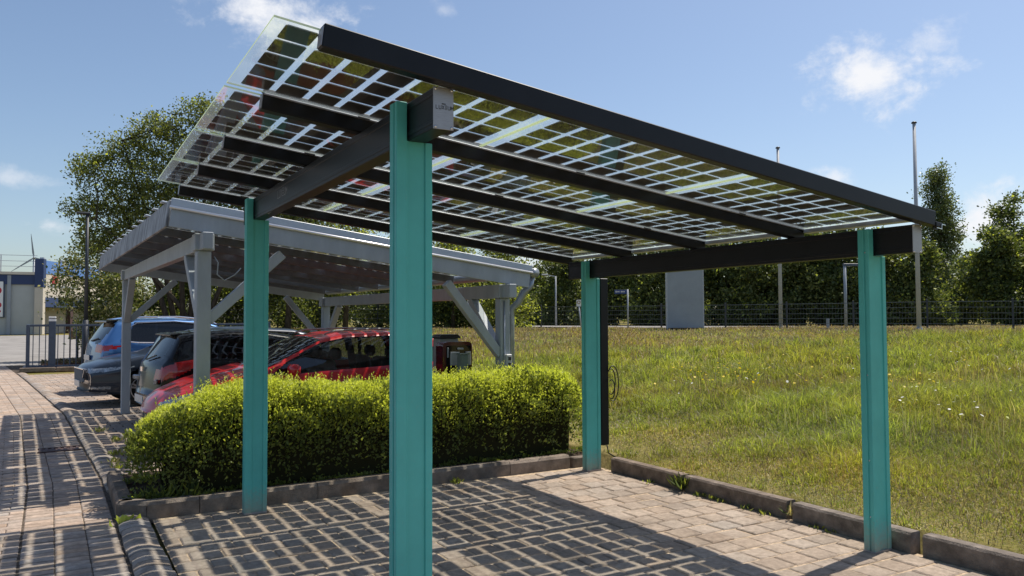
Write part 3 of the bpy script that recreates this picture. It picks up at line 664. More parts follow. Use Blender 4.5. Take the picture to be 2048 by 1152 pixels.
# ------------------------------------------------------------------ grey timber carport
GA = R(1.93); GX = np.array([math.cos(GA), math.sin(GA), 0]); GY = np.array([-math.sin(GA), math.cos(GA), 0]); GZ = np.array([0, 0, 1.])
GO = np.array([-0.10, 4.80, 0.0]); GM = np.array([GX, GY, GZ]).T
def gp(x, y, z): return GO + GX * x + GY * y + GZ * z
GS = 0.125                                   # fall of the roof towards the meadow
def gz(x): return 2.49 - GS * (x + 0.32)     # soffit height
grey = thing('timber_carport', tuple(GO), 'grey painted timber carport with knee braces standing over the parked cars', 'carport', rz=GA)
def GMB(): return MB(origin=GO, rot=GM)
GL, GW, PS = 3.50, 6.62, 0.135
def gbrace(p0, p1, up): b = GMB(); b.bar(p0, p1, 0.10, 0.10, up, 0.006); b.build('brace', 'greywood', grey)
for (x, y) in ((0, 0), (0, GW), (GL, 0), (GL, GW)):
    zb = gz(x) - 0.17
    b = GMB(); b.box(gp(x, y, (zb + 0.0) / 2), (PS, PS, zb), GM, 0.008); p = b.build('post', 'greywood', grey)
    b = GMB(); b.box(gp(x, y, gz(x) - 0.085), (PS + 0.05, PS + 0.03, 0.17 - 0.004), GM, 0.006); b.build('post_head', 'greywood', p)
    sx = 1 if x == 0 else -1; sy = 1 if y == 0 else -1
    d = 0.72
    gbrace(gp(x + sx * 0.05, y, gz(x) - 0.86), gp(x + sx * (d + 0.06), y, gz(x + sx * d) - 0.08), (0, 1, 0))
    gbrace(gp(x, y + sy * 0.05, gz(x) - 0.86), gp(x, y + sy * (d + 0.05), gz(x) - 0.16), (1, 0, 0))
for x in (0, GL):
    b = GMB(); b.box(gp(x, GW / 2, gz(x) - 0.083), (0.10, GW + 0.5, 0.166), GM, 0.006); b.build('beam', 'greywood', grey)
RX0, RX1, RY0, RY1 = -0.34, 3.80, -0.12, 7.64
gex = np.array([math.cos(math.atan(GS)), 0, -math.sin(math.atan(GS))]); gex = GX * gex[0] + GZ * gex[2]; gez = np.cross(gex, GY); GRM = np.array([gex, GY, gez]).T
sl_len = (RX1 - RX0) / math.cos(math.atan(GS))
def gr(s, y, z): return gp(RX0, 0, gz(RX0)) + gex * s + GY * y + gez * z
for yv, nm in ((RY0, 'fascia'), (RY1, 'fascia')):
    sg = -1 if yv == RY0 else 1
    b = GMB(); b.box(gr(sl_len / 2, yv + sg * 0.012, 0.095), (sl_len, 0.024, 0.185), GRM, 0.004); fo = b.build(nm, 'greywood', grey)
    b = GMB(); b.box(gr(sl_len / 2, yv + sg * 0.022, 0.238), (sl_len + 0.02, 0.04, 0.085), GRM, 0.004); b.build('roof_edge', 'sheet', fo)
    b = GMB(); b.tube([gr(-0.02, yv + sg * 0.040, 0.190), gr(sl_len + 0.02, yv + sg * 0.040, 0.190)], 0.015, 16); b.build('trim_strip', 'whitemetal', fo, True)
b = GMB(); b.box(gr(-0.014, (RY0 + RY1) / 2, 0.13), (0.026, RY1 - RY0 - 0.004, 0.262), GRM, 0.004); b.build('fascia', 'worn', grey)
for k in range(13): b = GMB(); b.box(gr(-0.02, RY0 + 0.30 + k * 0.59, 0.272), (0.09, 0.10, 0.018), GRM, 0.005); b.build('module_clamp', 'sheet', grey)
for k in range(9):
    yv = RY0 + 0.10 + k * (RY1 - RY0 - 0.2) / 8
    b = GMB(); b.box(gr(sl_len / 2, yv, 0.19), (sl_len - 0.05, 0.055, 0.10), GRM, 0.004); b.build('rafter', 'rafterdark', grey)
b = GMB(); b.box(gr(sl_len + 0.06, (RY0 + RY1) / 2, 0.19), (0.012, RY1 - RY0, 0.09), GRM); b.tube([gr(sl_len + 0.07, RY0 - 0.03, 0.20), gr(sl_len + 0.07, RY1, 0.20)], 0.06, 10); gut = b.build('gutter', 'zinc', grey, True)
b = GMB(); b.tube([gr(sl_len + 0.07, RY0 + 0.05, 0.16), gr(sl_len + 0.06, RY0 + 0.05, 0.03), gr(sl_len - 0.02, RY0 + 0.06, -0.06), gp(GL + 0.22, -0.02, gz(GL) - 0.22), gp(GL + 0.125, 0, gz(GL) - 0.30), gp(GL + 0.125, 0, gz(GL) - 0.42), gp(GL + 0.125, 0, 0.05)], 0.042, 12); b.build('downpipe', 'zinc', grey, True)
b = GMB(); b.box(gp(GL + 0.015, -0.10, 1.03), (0.085, 0.065, 0.26), GM, 0.01); sk = b.build('socket_box', 'socketgrey', grey)
for k in range(3): b = GMB(); b.box(gp(GL + 0.02, -0.1345, 0.96 + k * 0.075), (0.042, 0.006, 0.045), GM, 0.002); b.build('socket', 'darkplastic', sk)
b = GMB(); b.tube([gp(0.10, -0.02, gz(0) - 0.22), gp(0.14, -0.02, gz(0) - 0.28), gp(0.13, -0.03, gz(0) - 0.40), gp(0.20, -0.03, gz(0) - 0.46), gp(0.30, -0.03, gz(0) - 0.40), gp(0.36, -0.03, gz(0) - 0.33)], 0.007, 8); b.build('conduit', 'zinc', grey, True)
b = GMB(); b.tube([gp(GL - 0.02, -0.075, 0.0), gp(GL - 0.02, -0.075, gz(GL) - 0.2)], 0.011, 8); b.build('conduit', 'zinc', grey, True)
mL = (sl_len - 0.02) / 3; mW = (RY1 - RY0 - 0.02) / 7
g_, c_ = module_meshes(mL - 0.012, mW - 0.012, 8, 5, 0.060, 0.056, 0.033, 0.016); gfirst = None
GRM4 = (rotz(-GA) @ GRM)
GRM4 = Matrix([[*GRM4[i], 0] for i in range(3)] + [[0, 0, 0, 1]])
for i in range(3):
    for j in range(7):
        if gfirst is None:
            gl = g_.build('solar_panel', ['pvglass', 'glassedge'], grey); ce = c_.build('cells', 'cell', gl); gfirst = (gl, ce)
        else:
            gl = gfirst[0].copy(); COL.objects.link(gl); gl.parent = grey
            c2 = gfirst[1].copy(); COL.objects.link(c2); c2.parent = gl
        c = rotz(-GA) @ (gr(0.01 + (i + 0.5) * mL, RY0 + 0.01 + (j + 0.5) * mW, 0.253) - GO)
        gl.matrix_local = Matrix.Translation(tuple(c)) @ GRM4

# ------------------------------------------------------------------ cars
def smooth_poly(P, it=2):
    P = P.copy()
    for _ in range(it): P[1:-1] = 0.25 * P[:-2] + 0.5 * P[1:-1] + 0.25 * P[2:]
    return P
def build_car(name, label, cat, loc, flip, S, yaw=0.0):
    """body lofted from side profile, belt line and plan; loc = nose (or tail when flip) on the ground, car along world X"""
    L, W, paint = S['L'], S['W'], S['paint']
    root = thing(name, (loc[0] + (S['L'] * math.cos(yaw) if flip else 0), loc[1] + (S['L'] * math.sin(yaw) if flip else 0), loc[2]), label, cat, None, (math.pi if flip else 0.0) + yaw)
    top = np.array(S['top']); belt = np.array(S['belt'])
    zt = lambda x: np.interp(x, top[:, 0], top[:, 1]); zbelt = lambda x: np.interp(x, belt[:, 0], belt[:, 1])
    xs = np.unique(np.concatenate([np.linspace(0, 0.10, 7), np.linspace(0.10, L - 0.10, 250), np.linspace(L - 0.10, L, 7)]))
    tz = zt(xs)
    for _ in range(4): tz[3:-3] = (tz[2:-4] + 2 * tz[3:-3] + tz[4:-2]) / 4
    NS = 64; G = np.zeros((len(xs), NS, 3)); kind = np.zeros(NS)
    for i, x in enumerate(xs):
        nose = max(0, 1 - x / S.get('nr', 0.75)); tail = max(0, 1 - (L - x) / S.get('tr', 0.55))
        w = W * (1 - S.get('nk', 0.30) * nose ** 2.4 - S.get('tk', 0.20) * tail ** 2.4)
        zb = 0.20 + 0.10 * nose ** 2 + 0.14 * tail ** 2
        z1, b = tz[i], zbelt(x); cab = max(0, z1 - b - 0.10)
        bb = min(b, z1 - 0.06)
        h = bb - zb
        wr = w * 0.955 - cab * S.get('tumble', 0.40)
        pts = [(0, zb), (w * 0.86, zb), (w * 0.955, zb + 0.06), (w * 0.985, zb + 0.14), (w, zb + 0.45 * h), (w * 0.992, zb + 0.74 * h), (w * 1.0, zb + 0.80 * h), (w * 0.965, bb)]
        if cab > 0.02:
            pts += [(w * 0.955 - 0.25 * (w * 0.955 - wr), b + 0.25 * (z1 - 0.09 - b)), (wr, z1 - 0.085), (wr - 0.06, z1 - 0.035), (wr * 0.55, z1 - 0.006), (0, z1)]
        else:
            pts += [(w * 0.945, bb + (z1 - bb) * 0.25), (w * 0.90, bb + (z1 - bb) * 0.6), (w * 0.80, z1 - 0.02), (w * 0.45, z1 - 0.004), (0, z1)]
        P = np.array(pts)
        # fixed number of samples per control span keeps the belt and shoulder lines continuous
        cnt = [4, 4, 4, 8, 7, 3, 5, 4, 10, 4, 4, 6]
        row = []
        for k, c in enumerate(cnt):
            t = np.linspace(0, 1, c, endpoint=False)[:, None]; row.append(P[k] * (1 - t) + P[k + 1] * t)
        row = np.concatenate(row + [P[-1:]]); row = smooth_poly(row, 2)
        if i == 0: kindn = len(row)
        if len(row) != NS: NS = len(row); G = np.zeros((len(xs), NS, 3))
        bulge = 0.06 * (row[:, 1] > 0)       # nose and tail bow in plan
        G[i, :, 0] = x; G[i, :, 1] = row[:, 0]; G[i, :, 2] = row[:, 1]
    # bow the ends: centre of nose reaches forward more than the corners
    yy = G[:, :, 1] / W
    fx = np.clip(1 - G[:, :, 0] / 0.9, 0, 1); G[:, :, 0] += S.get('nbow', 0.16) * yy ** 2 * fx
    bx = np.clip(1 - (L - G[:, :, 0]) / 0.7, 0, 1); G[:, :, 0] -= S.get('tbow', 0.10) * yy ** 2 * bx
    nx = len(xs)
    cells = []
    for side in (1, -1):
        V = G.copy(); V[:, :, 1] *= side
        A, B_, C, D = V[:-1, :-1], V[1:, :-1], V[1:, 1:], V[:-1, 1:]
        q = np.stack([A, B_, C, D] if side < 0 else [A, D, C, B_], 2).reshape(-1, 4, 3); cells.append(q)
    # nose and tail caps
    for i, sd in ((0, 1), (nx - 1, -1)):
        a = G[i].copy(); m = a.copy(); m[:, 1] *= -1
        q = np.stack([a[:-1], a[1:], m[1:], m[:-1]] if sd > 0 else [a[:-1], m[:-1], m[1:], a[1:]], 1)
        k = 14; fr = np.linspace(0, 1, k + 1)
        for t0, t1 in zip(fr[:-1], fr[1:]):
            cells.append(np.stack([q[:, 0] * (1 - t0) + q[:, 3] * t0, q[:, 1] * (1 - t0) + q[:, 2] * t0, q[:, 1] * (1 - t1) + q[:, 2] * t1, q[:, 0] * (1 - t1) + q[:, 3] * t1], 1))
    Q = np.concatenate(cells); cen = Q.mean(1)
    nrm = np.cross(Q[:, 2] - Q[:, 0], Q[:, 3] - Q[:, 1]); nrm /= (np.linalg.norm(nrm, axis=1, keepdims=True) + 1e-9)
    x, y, z = cen.T; ay = np.abs(y)
    lab = np.array(['body'] * len(Q), dtype=object)
    # wheel arches
    rw = S['rw']
    drop = np.zeros(len(Q), bool)
    for wx in S['wheels']:
        drop |= (np.hypot(x - wx, z - rw) < rw + 0.055) & (ay > W - 0.30) & (z < 0.95)
    ztx = np.interp(x, xs, tz); bx_ = zbelt(x)
    lateral = np.abs(nrm[:, 1]) > 0.55
    # side glass panes: list of (x0 bottom, x0 top, x1 bottom, x1 top, name)
    for pi, (xb0, xt0, xb1, xt1) in enumerate(S['panes']):
        t = np.clip((z - bx_) / 0.40, 0, 1)
        ins = lateral & (z > bx_ + 0.025) & (z < ztx - 0.095) & (x > xb0 + (xt0 - xb0) * t) & (x < xb1 + (xt1 - xb1) * t)
        for s_, nm in ((1, 'a'), (-1, 'b')): lab[ins & (np.sign(y) == s_)] = f'side_window|{pi}{nm}'
    t = lateral & (z > bx_ + 0.012) & (z < ztx - 0.08) & (x > S['trim'][0]) & (x < S['trim'][1]) & (lab == 'body')
    tt = np.clip((z - bx_) / 0.40, 0, 1); p0, p1 = S['panes'][0], S['panes'][-1]
    t &= (x > p0[0] - 0.03 + (p0[1] - p0[0]) * tt) & (x < p1[2] + 0.03 + (p1[3] - p1[2]) * tt)
    for s_ in (1, -1): lab[t & (np.sign(y) == s_)] = f'window_trim|{s_}'
    slope = np.gradient(tz, xs); sl = np.interp(x, xs, slope)
    w0, w1 = S['screen']; r0, r1 = S['rear']
    ycab = W * 0.955 - np.clip(ztx - bx_ - 0.1, 0, 1) * S.get('tumble', 0.4)
    lab[(x > w0) & (x < w1) & (z > bx_ - 0.02) & (z > ztx - 0.075) & (ay < ycab - 0.05) & (nrm[:, 2] > 0.1)] = 'windscreen'
    lab[(x > r0) & (x < r1) & (z > bx_ + S.get('rlow', 0.0)) & (z > ztx - 0.075) & (ay < ycab - 0.07)] = 'rear_window'
    for nm, fn in S['zones']:
        for s_ in ((1, -1) if nm in ('headlight', 'tail_light', 'fog_trim') else (0,)):
            sel = fn(x, y, z, ay) & (~drop) & (lab == 'body')
            if s_: sel &= np.sign(y) == s_
            lab[sel] = nm + (f'|{s_}' if s_ else '')
    lab[(lab == 'body') & (z < 0.245) & (x > 0.3) & (x < L - 0.3)] = 'sill'
    mats = {'body': paint, 'side_window': S.get('sg', 'carglass'), 'windscreen': 'carglass', 'rear_window': S.get('rg', 'carglass'), 'window_trim': 'blackgloss', 'sill': 'darkplastic'}
    mats.update(S['zmat'])
    for key in sorted(set(lab)):
        sel = Q[(lab == key) & ~drop]
        if len(sel) < 3: continue
        nm = key.split('|')[0]
        r = np.round(sel.reshape(-1, 3), 4); u, inv = np.unique(r, axis=0, return_inverse=True)
        F = inv.reshape(-1, 4)
        ok = np.array([len(set(f)) == 4 for f in F])
        fast_mesh(nm, u, F[ok], [mats[nm]], parent=root, smooth=True)
    # wheels: tyre with arch liner and spoked rim
    for wx in S['wheels']:
        for s_ in (1, -1):
            yw = s_ * (W - 0.035)
            Mw = frame((1, 0, 0), (0, 0, 1), (0, -1, 0)) if s_ > 0 else frame((1, 0, 0), (0, 0, -1), (0, 1, 0))
            Mw = frame((1, 0, 0), (0, 0, -s_ * 1.0), (0, s_ * 1.0, 0))
            b = MB(); rr = rw * 0.70
            b.lathe((wx, yw, rw), [(rr, -0.01), (rr + 0.02, 0.0), (rw - 0.03, 0.0), (rw - 0.008, -0.02), (rw, -0.05), (rw, -0.17), (rw - 0.02, -0.20), (rr, -0.20)], Mw, 36, close=True)
            b.lathe((wx, yw, rw), [(0.0, -0.09), (rr, -0.09)], Mw, 30)
            wo = b.build('wheel', 'rubber', root, True)
            q = MB(); q.lathe((wx, yw, rw), [(rr, -0.06), (rr, -0.008), (rr - 0.018, -0.006), (rr - 0.024, -0.05)], Mw, 36)
            for k in range(5):
                for dl in (-0.16, 0.16):
                    a = k * 2 * math.pi / 5 + 0.3; d0 = np.array([math.cos(a), math.sin(a), 0]) * 0.05; d1 = np.array([math.cos(a + dl), math.sin(a + dl), 0]) * (rr - 0.012)
                    P0 = Mw @ (d0 + [0, 0, -0.028]) + [wx, yw, rw]; P1 = Mw @ (d1 + [0, 0, -0.018]) + [wx, yw, rw]
                    q.bar(P0, P1, 0.030, 0.020, Mw[:, 2], 0.004)
            q.lathe((wx, yw, rw), [(0.0, -0.012), (0.05, -0.014), (0.058, -0.04)], Mw, 20)
            q.build('rim', 'rim', wo, False, fixn=True)
    for wx in S['wheels']:
        for s_ in (1, -1):
            b = MB(); a = np.linspace(0, math.pi, 15)
            ring = [(wx + (rw + 0.05) * math.cos(t), rw + (rw + 0.05) * math.sin(t)) for t in a]
            yo, yi = s_ * (W - 0.012), s_ * (W - 0.34)
            V = [(p[0], yo, p[1]) for p in ring] + [(p[0], yi, p[1]) for p in ring]; n = len(ring)
            b.add(V, [(i, i + 1, n + i + 1, n + i) for i in range(n - 1)] + [tuple(range(n, 2 * n))])
            b.build('wheel_arch', 'darkplastic', root, fixn=False)
    # mirrors, handles, seats
    mx_ = S['mirror']
    for s_ in (1, -1):
        b = MB(); b.box((mx_ + 0.02, s_ * (W + 0.075), zbelt(mx_) + 0.075), (0.11, 0.20, 0.135), rotz(-s_ * 0.2), 0.035); mo = b.build('mirror', S.get('mirmat', paint), root, True)
        b = MB(); b.box((mx_ + 0.02, s_ * (W - 0.02), zbelt(mx_) + 0.02), (0.07, 0.10, 0.03), None, 0.008); b.build('mirror_foot', 'darkplastic', mo)
        for hx in S['handles']:
            b = MB(); b.box((hx, s_ * (W + 0.008), zbelt(hx) - 0.13), (0.20, 0.022, 0.028), None, 0.008); b.build('door_handle', S.get('hmat', paint), root, True)
    for sx in S['seats']:
        for s_ in (1, -1):
            b = MB(); b.box((sx, s_ * 0.36, 0.78), (0.16, 0.46, 0.62), frame((0.97, 0, 0.22), (0, 1, 0), (-0.22, 0, 0.97)) if not False else None, 0.05); b.box((sx + 0.09, s_ * 0.36, 1.14), (0.10, 0.26, 0.16), None, 0.04); b.box((sx - 0.28, s_ * 0.36, 0.52), (0.5, 0.46, 0.14), None, 0.05)
            b.build('seat', 'darkplastic', root, True)
    for nm, m_, fn in S.get('extra', []):
        for s_ in ((1, -1) if nm in ('roof_rail', 'window_chrome', 'reflector') else (0,)):
            b = MB(); (fn(b, s_) if s_ else fn(b)); b.build(nm, m_, root)
    return root

# dark slate estate, nose to the street
oct_spec = dict(L=4.69, W=0.90, paint='navy', rw=0.325, wheels=(0.95, 3.63), nk=0.26, nr=0.8, nbow=0.20,
    top=[(0, 0.66), (0.04, 0.745), (0.12, 0.79), (0.35, 0.865), (0.7, 0.93), (1.15, 0.995), (1.28, 1.03), (2.0, 1.39), (2.4, 1.455), (3.0, 1.46), (3.9, 1.41), (4.25, 1.32), (4.55, 1.0), (4.66, 0.92), (4.69, 0.60)],
    belt=[(0, 0.66), (0.6, 0.80), (1.2, 0.935), (2.5, 0.965), (4.3, 1.02), (4.69, 0.95)],
    panes=[(1.36, 1.86, 2.42, 2.40), (2.50, 2.48, 3.40, 3.34), (3.46, 3.40, 4.16, 3.92)], trim=(1.3, 4.3), screen=(1.30, 2.02), rear=(4.22, 4.56), mirror=1.55, handles=(2.3, 3.3), seats=(2.35, 3.2),
    zones=[('grille', lambda x, y, z, a: (x < 0.16) & (a < 0.40 + 0.10 * (z - 0.45)) & (z > 0.455) & (z < 0.70)),
           ('headlight', lambda x, y, z, a: (x < 0.78) & (a > 0.47) & (z > 0.628 + 0.15 * (x - 0.1)) & (z < 0.712 + 0.065 * (x - 0.1))),
           ('fog_trim', lambda x, y, z, a: (x < 0.40) & (a > 0.50) & (z > 0.345) & (z < 0.375 + 0.06 * (a - 0.5))),
           ('intake', lambda x, y, z, a: (x < 0.40) & (z > 0.30) & (z < 0.42) & (a <= 0.62)),
           ('splitter', lambda x, y, z, a: (x < 0.36) & (z < 0.285)),
           ('tail_light', lambda x, y, z, a: (x > 4.4) & (a > 0.4) & (z > 0.78) & (z < 0.92))],
    zmat={'grille': 'blackgloss', 'headlight': 'clearlamp', 'fog_trim': 'clearlamp', 'intake': 'darkplastic', 'splitter': 'boardgrey', 'tail_light': 'redlamp'},
    extra=[('number_plate', 'plate', lambda b: b.box((-0.012, 0, 0.43), (0.016, 0.52, 0.112), None, 0.003)),
           ('grille_surround', 'chrome', lambda b: (b.bar((0.03, -0.47, 0.70), (0.03, 0.47, 0.70), 0.025, 0.05, (1, 0, 0), 0.004), b.bar((0.045, 0.47, 0.70), (0.035, 0.30, 0.455), 0.02, 0.05, (1, 0, 0), 0.004), b.bar((0.045, -0.47, 0.70), (0.035, -0.30, 0.455), 0.02, 0.05, (1, 0, 0), 0.004), b.bar((0.015, -0.30, 0.455), (0.015, 0.30, 0.455), 0.012, 0.05, (1, 0, 0), 0.003))),
           ('grille_bar', 'boardgrey', lambda b: [b.box((0.02, -0.36 + k * 0.08, 0.58), (0.05, 0.010, 0.22)) for k in range(10)])])
build_car('parked_car', 'dark slate car with chrome edged grille, nose to the street beside the outer timber post', 'car', (-1.0, 13.22, 0), False, oct_spec, R(7.5))

red_spec = dict(L=4.22, W=0.88, paint='red', rw=0.31, wheels=(0.80, 3.36), nk=0.36, nr=0.95, nbow=0.26, tk=0.18, tumble=0.36,
    top=[(0, 0.52), (0.05, 0.64), (0.18, 0.74), (0.5, 0.86), (0.9, 0.955), (1.15, 1.01), (1.30, 1.07), (1.95, 1.37), (2.3, 1.435), (2.9, 1.45), (3.5, 1.405), (3.78, 1.32), (4.05, 0.98), (4.18, 0.88), (4.22, 0.55)],
    belt=[(0, 0.60), (0.6, 0.76), (1.2, 0.90), (2.5, 0.945), (3.6, 1.0), (4.22, 0.9)],
    panes=[(1.30, 1.86, 2.30, 2.28), (2.40, 2.38, 3.10, 3.05), (3.16, 3.10, 3.62, 3.40)], trim=(1.1, 3.8), screen=(1.20, 1.98), rear=(3.74, 4.06), mirror=1.52, handles=(2.12, 3.05), seats=(2.2, 3.0),
    zones=[('headlight', lambda x, y, z, a: (x > 0.12) & (x < 0.74) & (a > 0.40) & (np.abs(z - (0.575 + 0.21 * x)) < 0.078 * np.sqrt(np.clip(1 - ((x - 0.42) / 0.32) ** 2, 0, 1)))),
           ('intake', lambda x, y, z, a: (x < 0.25) & (z > 0.30) & (z < 0.44) & (a < 0.6)),
           ('tail_light', lambda x, y, z, a: (x > 3.86) & (a > 0.56) & (z > 0.72) & (z < 0.98))],
    zmat={'headlight': 'clearlamp', 'intake': 'darkplastic', 'tail_light': 'redlamp'},
    extra=[('roof_rail', 'alu', lambda b, s: [b.tube([(2.05, s * 0.60, 1.405), (2.2, s * 0.605, 1.45), (2.8, s * 0.605, 1.468), (3.4, s * 0.60, 1.437), (3.5, s * 0.60, 1.40)], 0.013, 6)])])
build_car('parked_car', 'red hatchback half hidden behind the clipped hedge', 'car', (-0.46, 6.90, 0), False, red_spec, R(3.5))

black_spec = dict(L=4.05, W=0.86, paint='blackcar', rw=0.31, wheels=(0.80, 3.30), nk=0.32, tk=0.16, tr=0.4, tbow=0.12, tumble=0.38,
    top=[(0, 0.55), (0.06, 0.68), (0.4, 0.84), (1.0, 0.97), (1.2, 1.03), (1.9, 1.36), (2.4, 1.44), (2.9, 1.45), (3.4, 1.425), (3.66, 1.39), (3.70, 1.36), (3.93, 0.99), (3.99, 0.94), (4.02, 0.70), (4.05, 0.50)],
    belt=[(0, 0.60), (0.6, 0.76), (1.2, 0.90), (2.5, 0.955), (3.5, 1.02), (4.05, 0.96)],
    panes=[(1.30, 1.80, 2.35, 2.33), (2.43, 2.41, 3.10, 3.02), (3.16, 3.08, 3.45, 3.30)], trim=(1.1, 3.7), screen=(1.22, 1.9), rear=(3.695, 3.95), mirror=1.5, handles=(2.15, 3.0), seats=(2.2, 3.0), sg='privacy', rlow=0.02,
    zones=[('tail_light', lambda x, y, z, a: (x > 3.46) & (a > 0.52) & (np.abs(z - (0.80 + 0.36 * (3.93 - x))) < 0.10 * np.sqrt(np.clip(1 - ((x - 3.76) / 0.30) ** 2, 0, 1)))),
           ('headlight', lambda x, y, z, a: (x < 0.6) & (a > 0.45) & (z > 0.58) & (z < 0.74))],
    zmat={'tail_light': 'redlamp', 'headlight': 'clearlamp'},
    extra=[('number_plate', 'plate', lambda b: b.box((4.062, 0, 0.42), (0.012, 0.52, 0.11), None, 0.003)),
           ('spoiler', 'blackcar', lambda b: b.box((3.655, 0, 1.378), (0.17, 0.98, 0.03), frame((0.99, 0, -0.12), (0, 1, 0), (0.12, 0, 0.99)), 0.012)),
           ('rear_wiper', 'darkplastic', lambda b: b.bar((3.955, 0, 1.0), (3.90, 0.36, 1.07), 0.018, 0.018)),
           ('emblem', 'chrome', lambda b: b.box((4.02, 0, 0.86), (0.02, 0.13, 0.07), None, 0.012)),
           ('reflector', 'clearlamp', lambda b, s: [b.box((3.965, s * 0.66, 0.70), (0.05, 0.16, 0.07), rotz(-s * 0.35), 0.012)])])
build_car('parked_car', 'black hatchback backed in between the red and the slate car', 'car', (-0.26, 9.55, 0), True, black_spec, R(6.5))

blue_spec = dict(L=4.55, W=0.92, paint='blue', rw=0.36, wheels=(0.95, 3.65), nk=0.28, tk=0.14, tr=0.45, tbow=0.12, tumble=0.34,
    top=[(0, 0.70), (0.06, 0.86), (0.4, 0.99), (1.1, 1.08), (1.25, 1.13), (1.95, 1.50), (2.3, 1.60), (2.9, 1.645), (3.6, 1.63), (4.05, 1.585), (4.12, 1.56), (4.42, 1.14), (4.48, 1.06), (4.50, 0.72), (4.55, 0.52)],
    belt=[(0, 0.75), (0.6, 0.90), (1.2, 1.01), (2.5, 1.05), (3.9, 1.10), (4.55, 1.05)],
    panes=[(1.40, 1.92, 2.52, 2.50), (2.60, 2.58, 3.30, 3.26), (3.36, 3.32, 3.98, 3.72)], trim=(1.2, 4.2), screen=(1.26, 1.98), rear=(4.11, 4.43), mirror=1.6, handles=(2.35, 3.3), seats=(2.4, 3.2), sg='privacy', rg='privacy',
    zones=[('tail_light', lambda x, y, z, a: (x > 4.0) & (a > 0.42) & (z > 0.90 + 0.28 * np.clip(4.45 - x, 0, 1)) & (z < 1.05)),
           ('headlight', lambda x, y, z, a: (x < 0.6) & (a > 0.5) & (z > 0.72) & (z < 0.86)),
           ('bumper', lambda x, y, z, a: (x > 4.15) & (z < 0.55))],
    zmat={'tail_light': 'redlamp', 'headlight': 'clearlamp', 'bumper': 'darkplastic'},
    extra=[('number_plate', 'plate', lambda b: b.box((4.53, 0, 0.78), (0.012, 0.52, 0.11), None, 0.003)),
           ('roof_rail', 'chrome', lambda b, s: [b.tube([(1.95, s * 0.66, 1.49), (2.15, s * 0.665, 1.60), (2.8, s * 0.67, 1.665), (3.6, s * 0.665, 1.66), (4.0, s * 0.65, 1.60)], 0.018, 6)]),
           ('window_chrome', 'chrome', lambda b, s: [b.tube([(1.42, s * 0.905, 1.035), (2.5, s * 0.91, 1.068), (3.7, s * 0.905, 1.105), (3.98, s * 0.875, 1.14), (4.02, s * 0.86, 1.19), (3.86, s * 0.795, 1.42), (3.70, s * 0.755, 1.525), (2.9, s * 0.765, 1.56), (2.1, s * 0.77, 1.47)], 0.010, 5)]),
           ('spoiler', 'blackgloss', lambda b: b.box((4.15, 0, 1.575), (0.24, 1.16, 0.04), frame((0.99, 0, -0.14), (0, 1, 0), (0.14, 0, 0.99)), 0.012)),
           ('rear_wiper', 'darkplastic', lambda b: b.bar((4.44, 0, 1.14), (4.38, 0.40, 1.20), 0.02, 0.02))])
build_car('parked_car', 'blue sport utility car with chrome roof rails parked in front of the dark fence', 'car', (-0.80, 16.10, 0), True, blue_spec, R(9))

# ------------------------------------------------------------------ charging station, bollard, cabinet
t = thing('charging_station', (2.99, 5.30, 0), 'dark red framed charging station with two sockets behind the hedge', 'charger')
b = MB(origin=(2.99, 5.30, 0))
def rrect(w, h, r, n=5):
    P = []
    for cx, cz, a0 in ((w / 2 - r, h - r, 0), (-w / 2 + r, h - r, 90), (-w / 2 + r * 0.2, r * 0.2, 180), (w / 2 - r * 0.2, r * 0.2, 270)):
        rr = r if cz > r else r * 0.2
        for k in range(n): a = R(a0 + 90 * k / (n - 1)); P.append((cx + rr * math.cos(a), cz + rr * math.sin(a)))
    return P
b.prism(rrect(0.40, 1.31, 0.05), -0.10, 0.10, frame((1, 0, 0), (0, 0, 1), (0, -1, 0)), (2.92, 5.30, 0)); b.build('shell', 'chargered', t)
b = MB(origin=(2.99, 5.30, 0)); b.prism(rrect(0.33, 1.22, 0.02), 0.0, 0.006, frame((1, 0, 0), (0, 0, 1), (0, -1, 0)), (2.93, 5.2005, 0.045)); b.build('front_panel', 'blackgloss', t)
for x0, w in ((2.875, 0.12), (3.055, 0.075)):
    b = MB(origin=(2.99, 5.30, 0)); b.box((x0, 5.185, 1.10), (w, 0.035, 0.155), None, 0.008); so_ = b.build('socket', 'socketgrey', t)
    b = MB(origin=(2.99, 5.30, 0)); b.box((x0, 5.182, 1.182), (w - 0.01, 0.05, 0.014), None, 0.004); b.build('socket_lid', 'white', so_)
b = MB(origin=(2.99, 5.30, 0)); b.box((2.785, 5.192, 1.18), (0.02, 0.006, 0.12), None, 0.002); b.build('light_strip', 'boardgrey', t)
b = MB(origin=(2.99, 5.30, 0)); b.box((2.95, 5.18, 1.225), (0.075, 0.04, 0.028), None, 0.008); b.build('card_reader', 'socketgrey', t)
b = MB(origin=(2.90, 5.02, 0)); b.box((2.90, 5.02, 0.58), (0.105, 0.105, 1.16), None, 0.008); b.box((2.90, 5.02, 1.168), (0.115, 0.115, 0.018), None, 0.006)
o = b.build('bollard', 'bollard'); o.location = (2.90, 5.02, 0); tag(o, 'grey green square bollard standing right in front of the charging station', 'bollard')
t = thing('meter_cabinet', (3.02, 5.75, 0), 'pale grey cabinet with sloped lid behind the charging station', 'cabinet')
b = MB(origin=(3.02, 5.75, 0)); b.box((3.02, 5.75, 0.67), (0.26, 0.22, 1.34), None, 0.008); b.build('housing', 'cabinet', t)
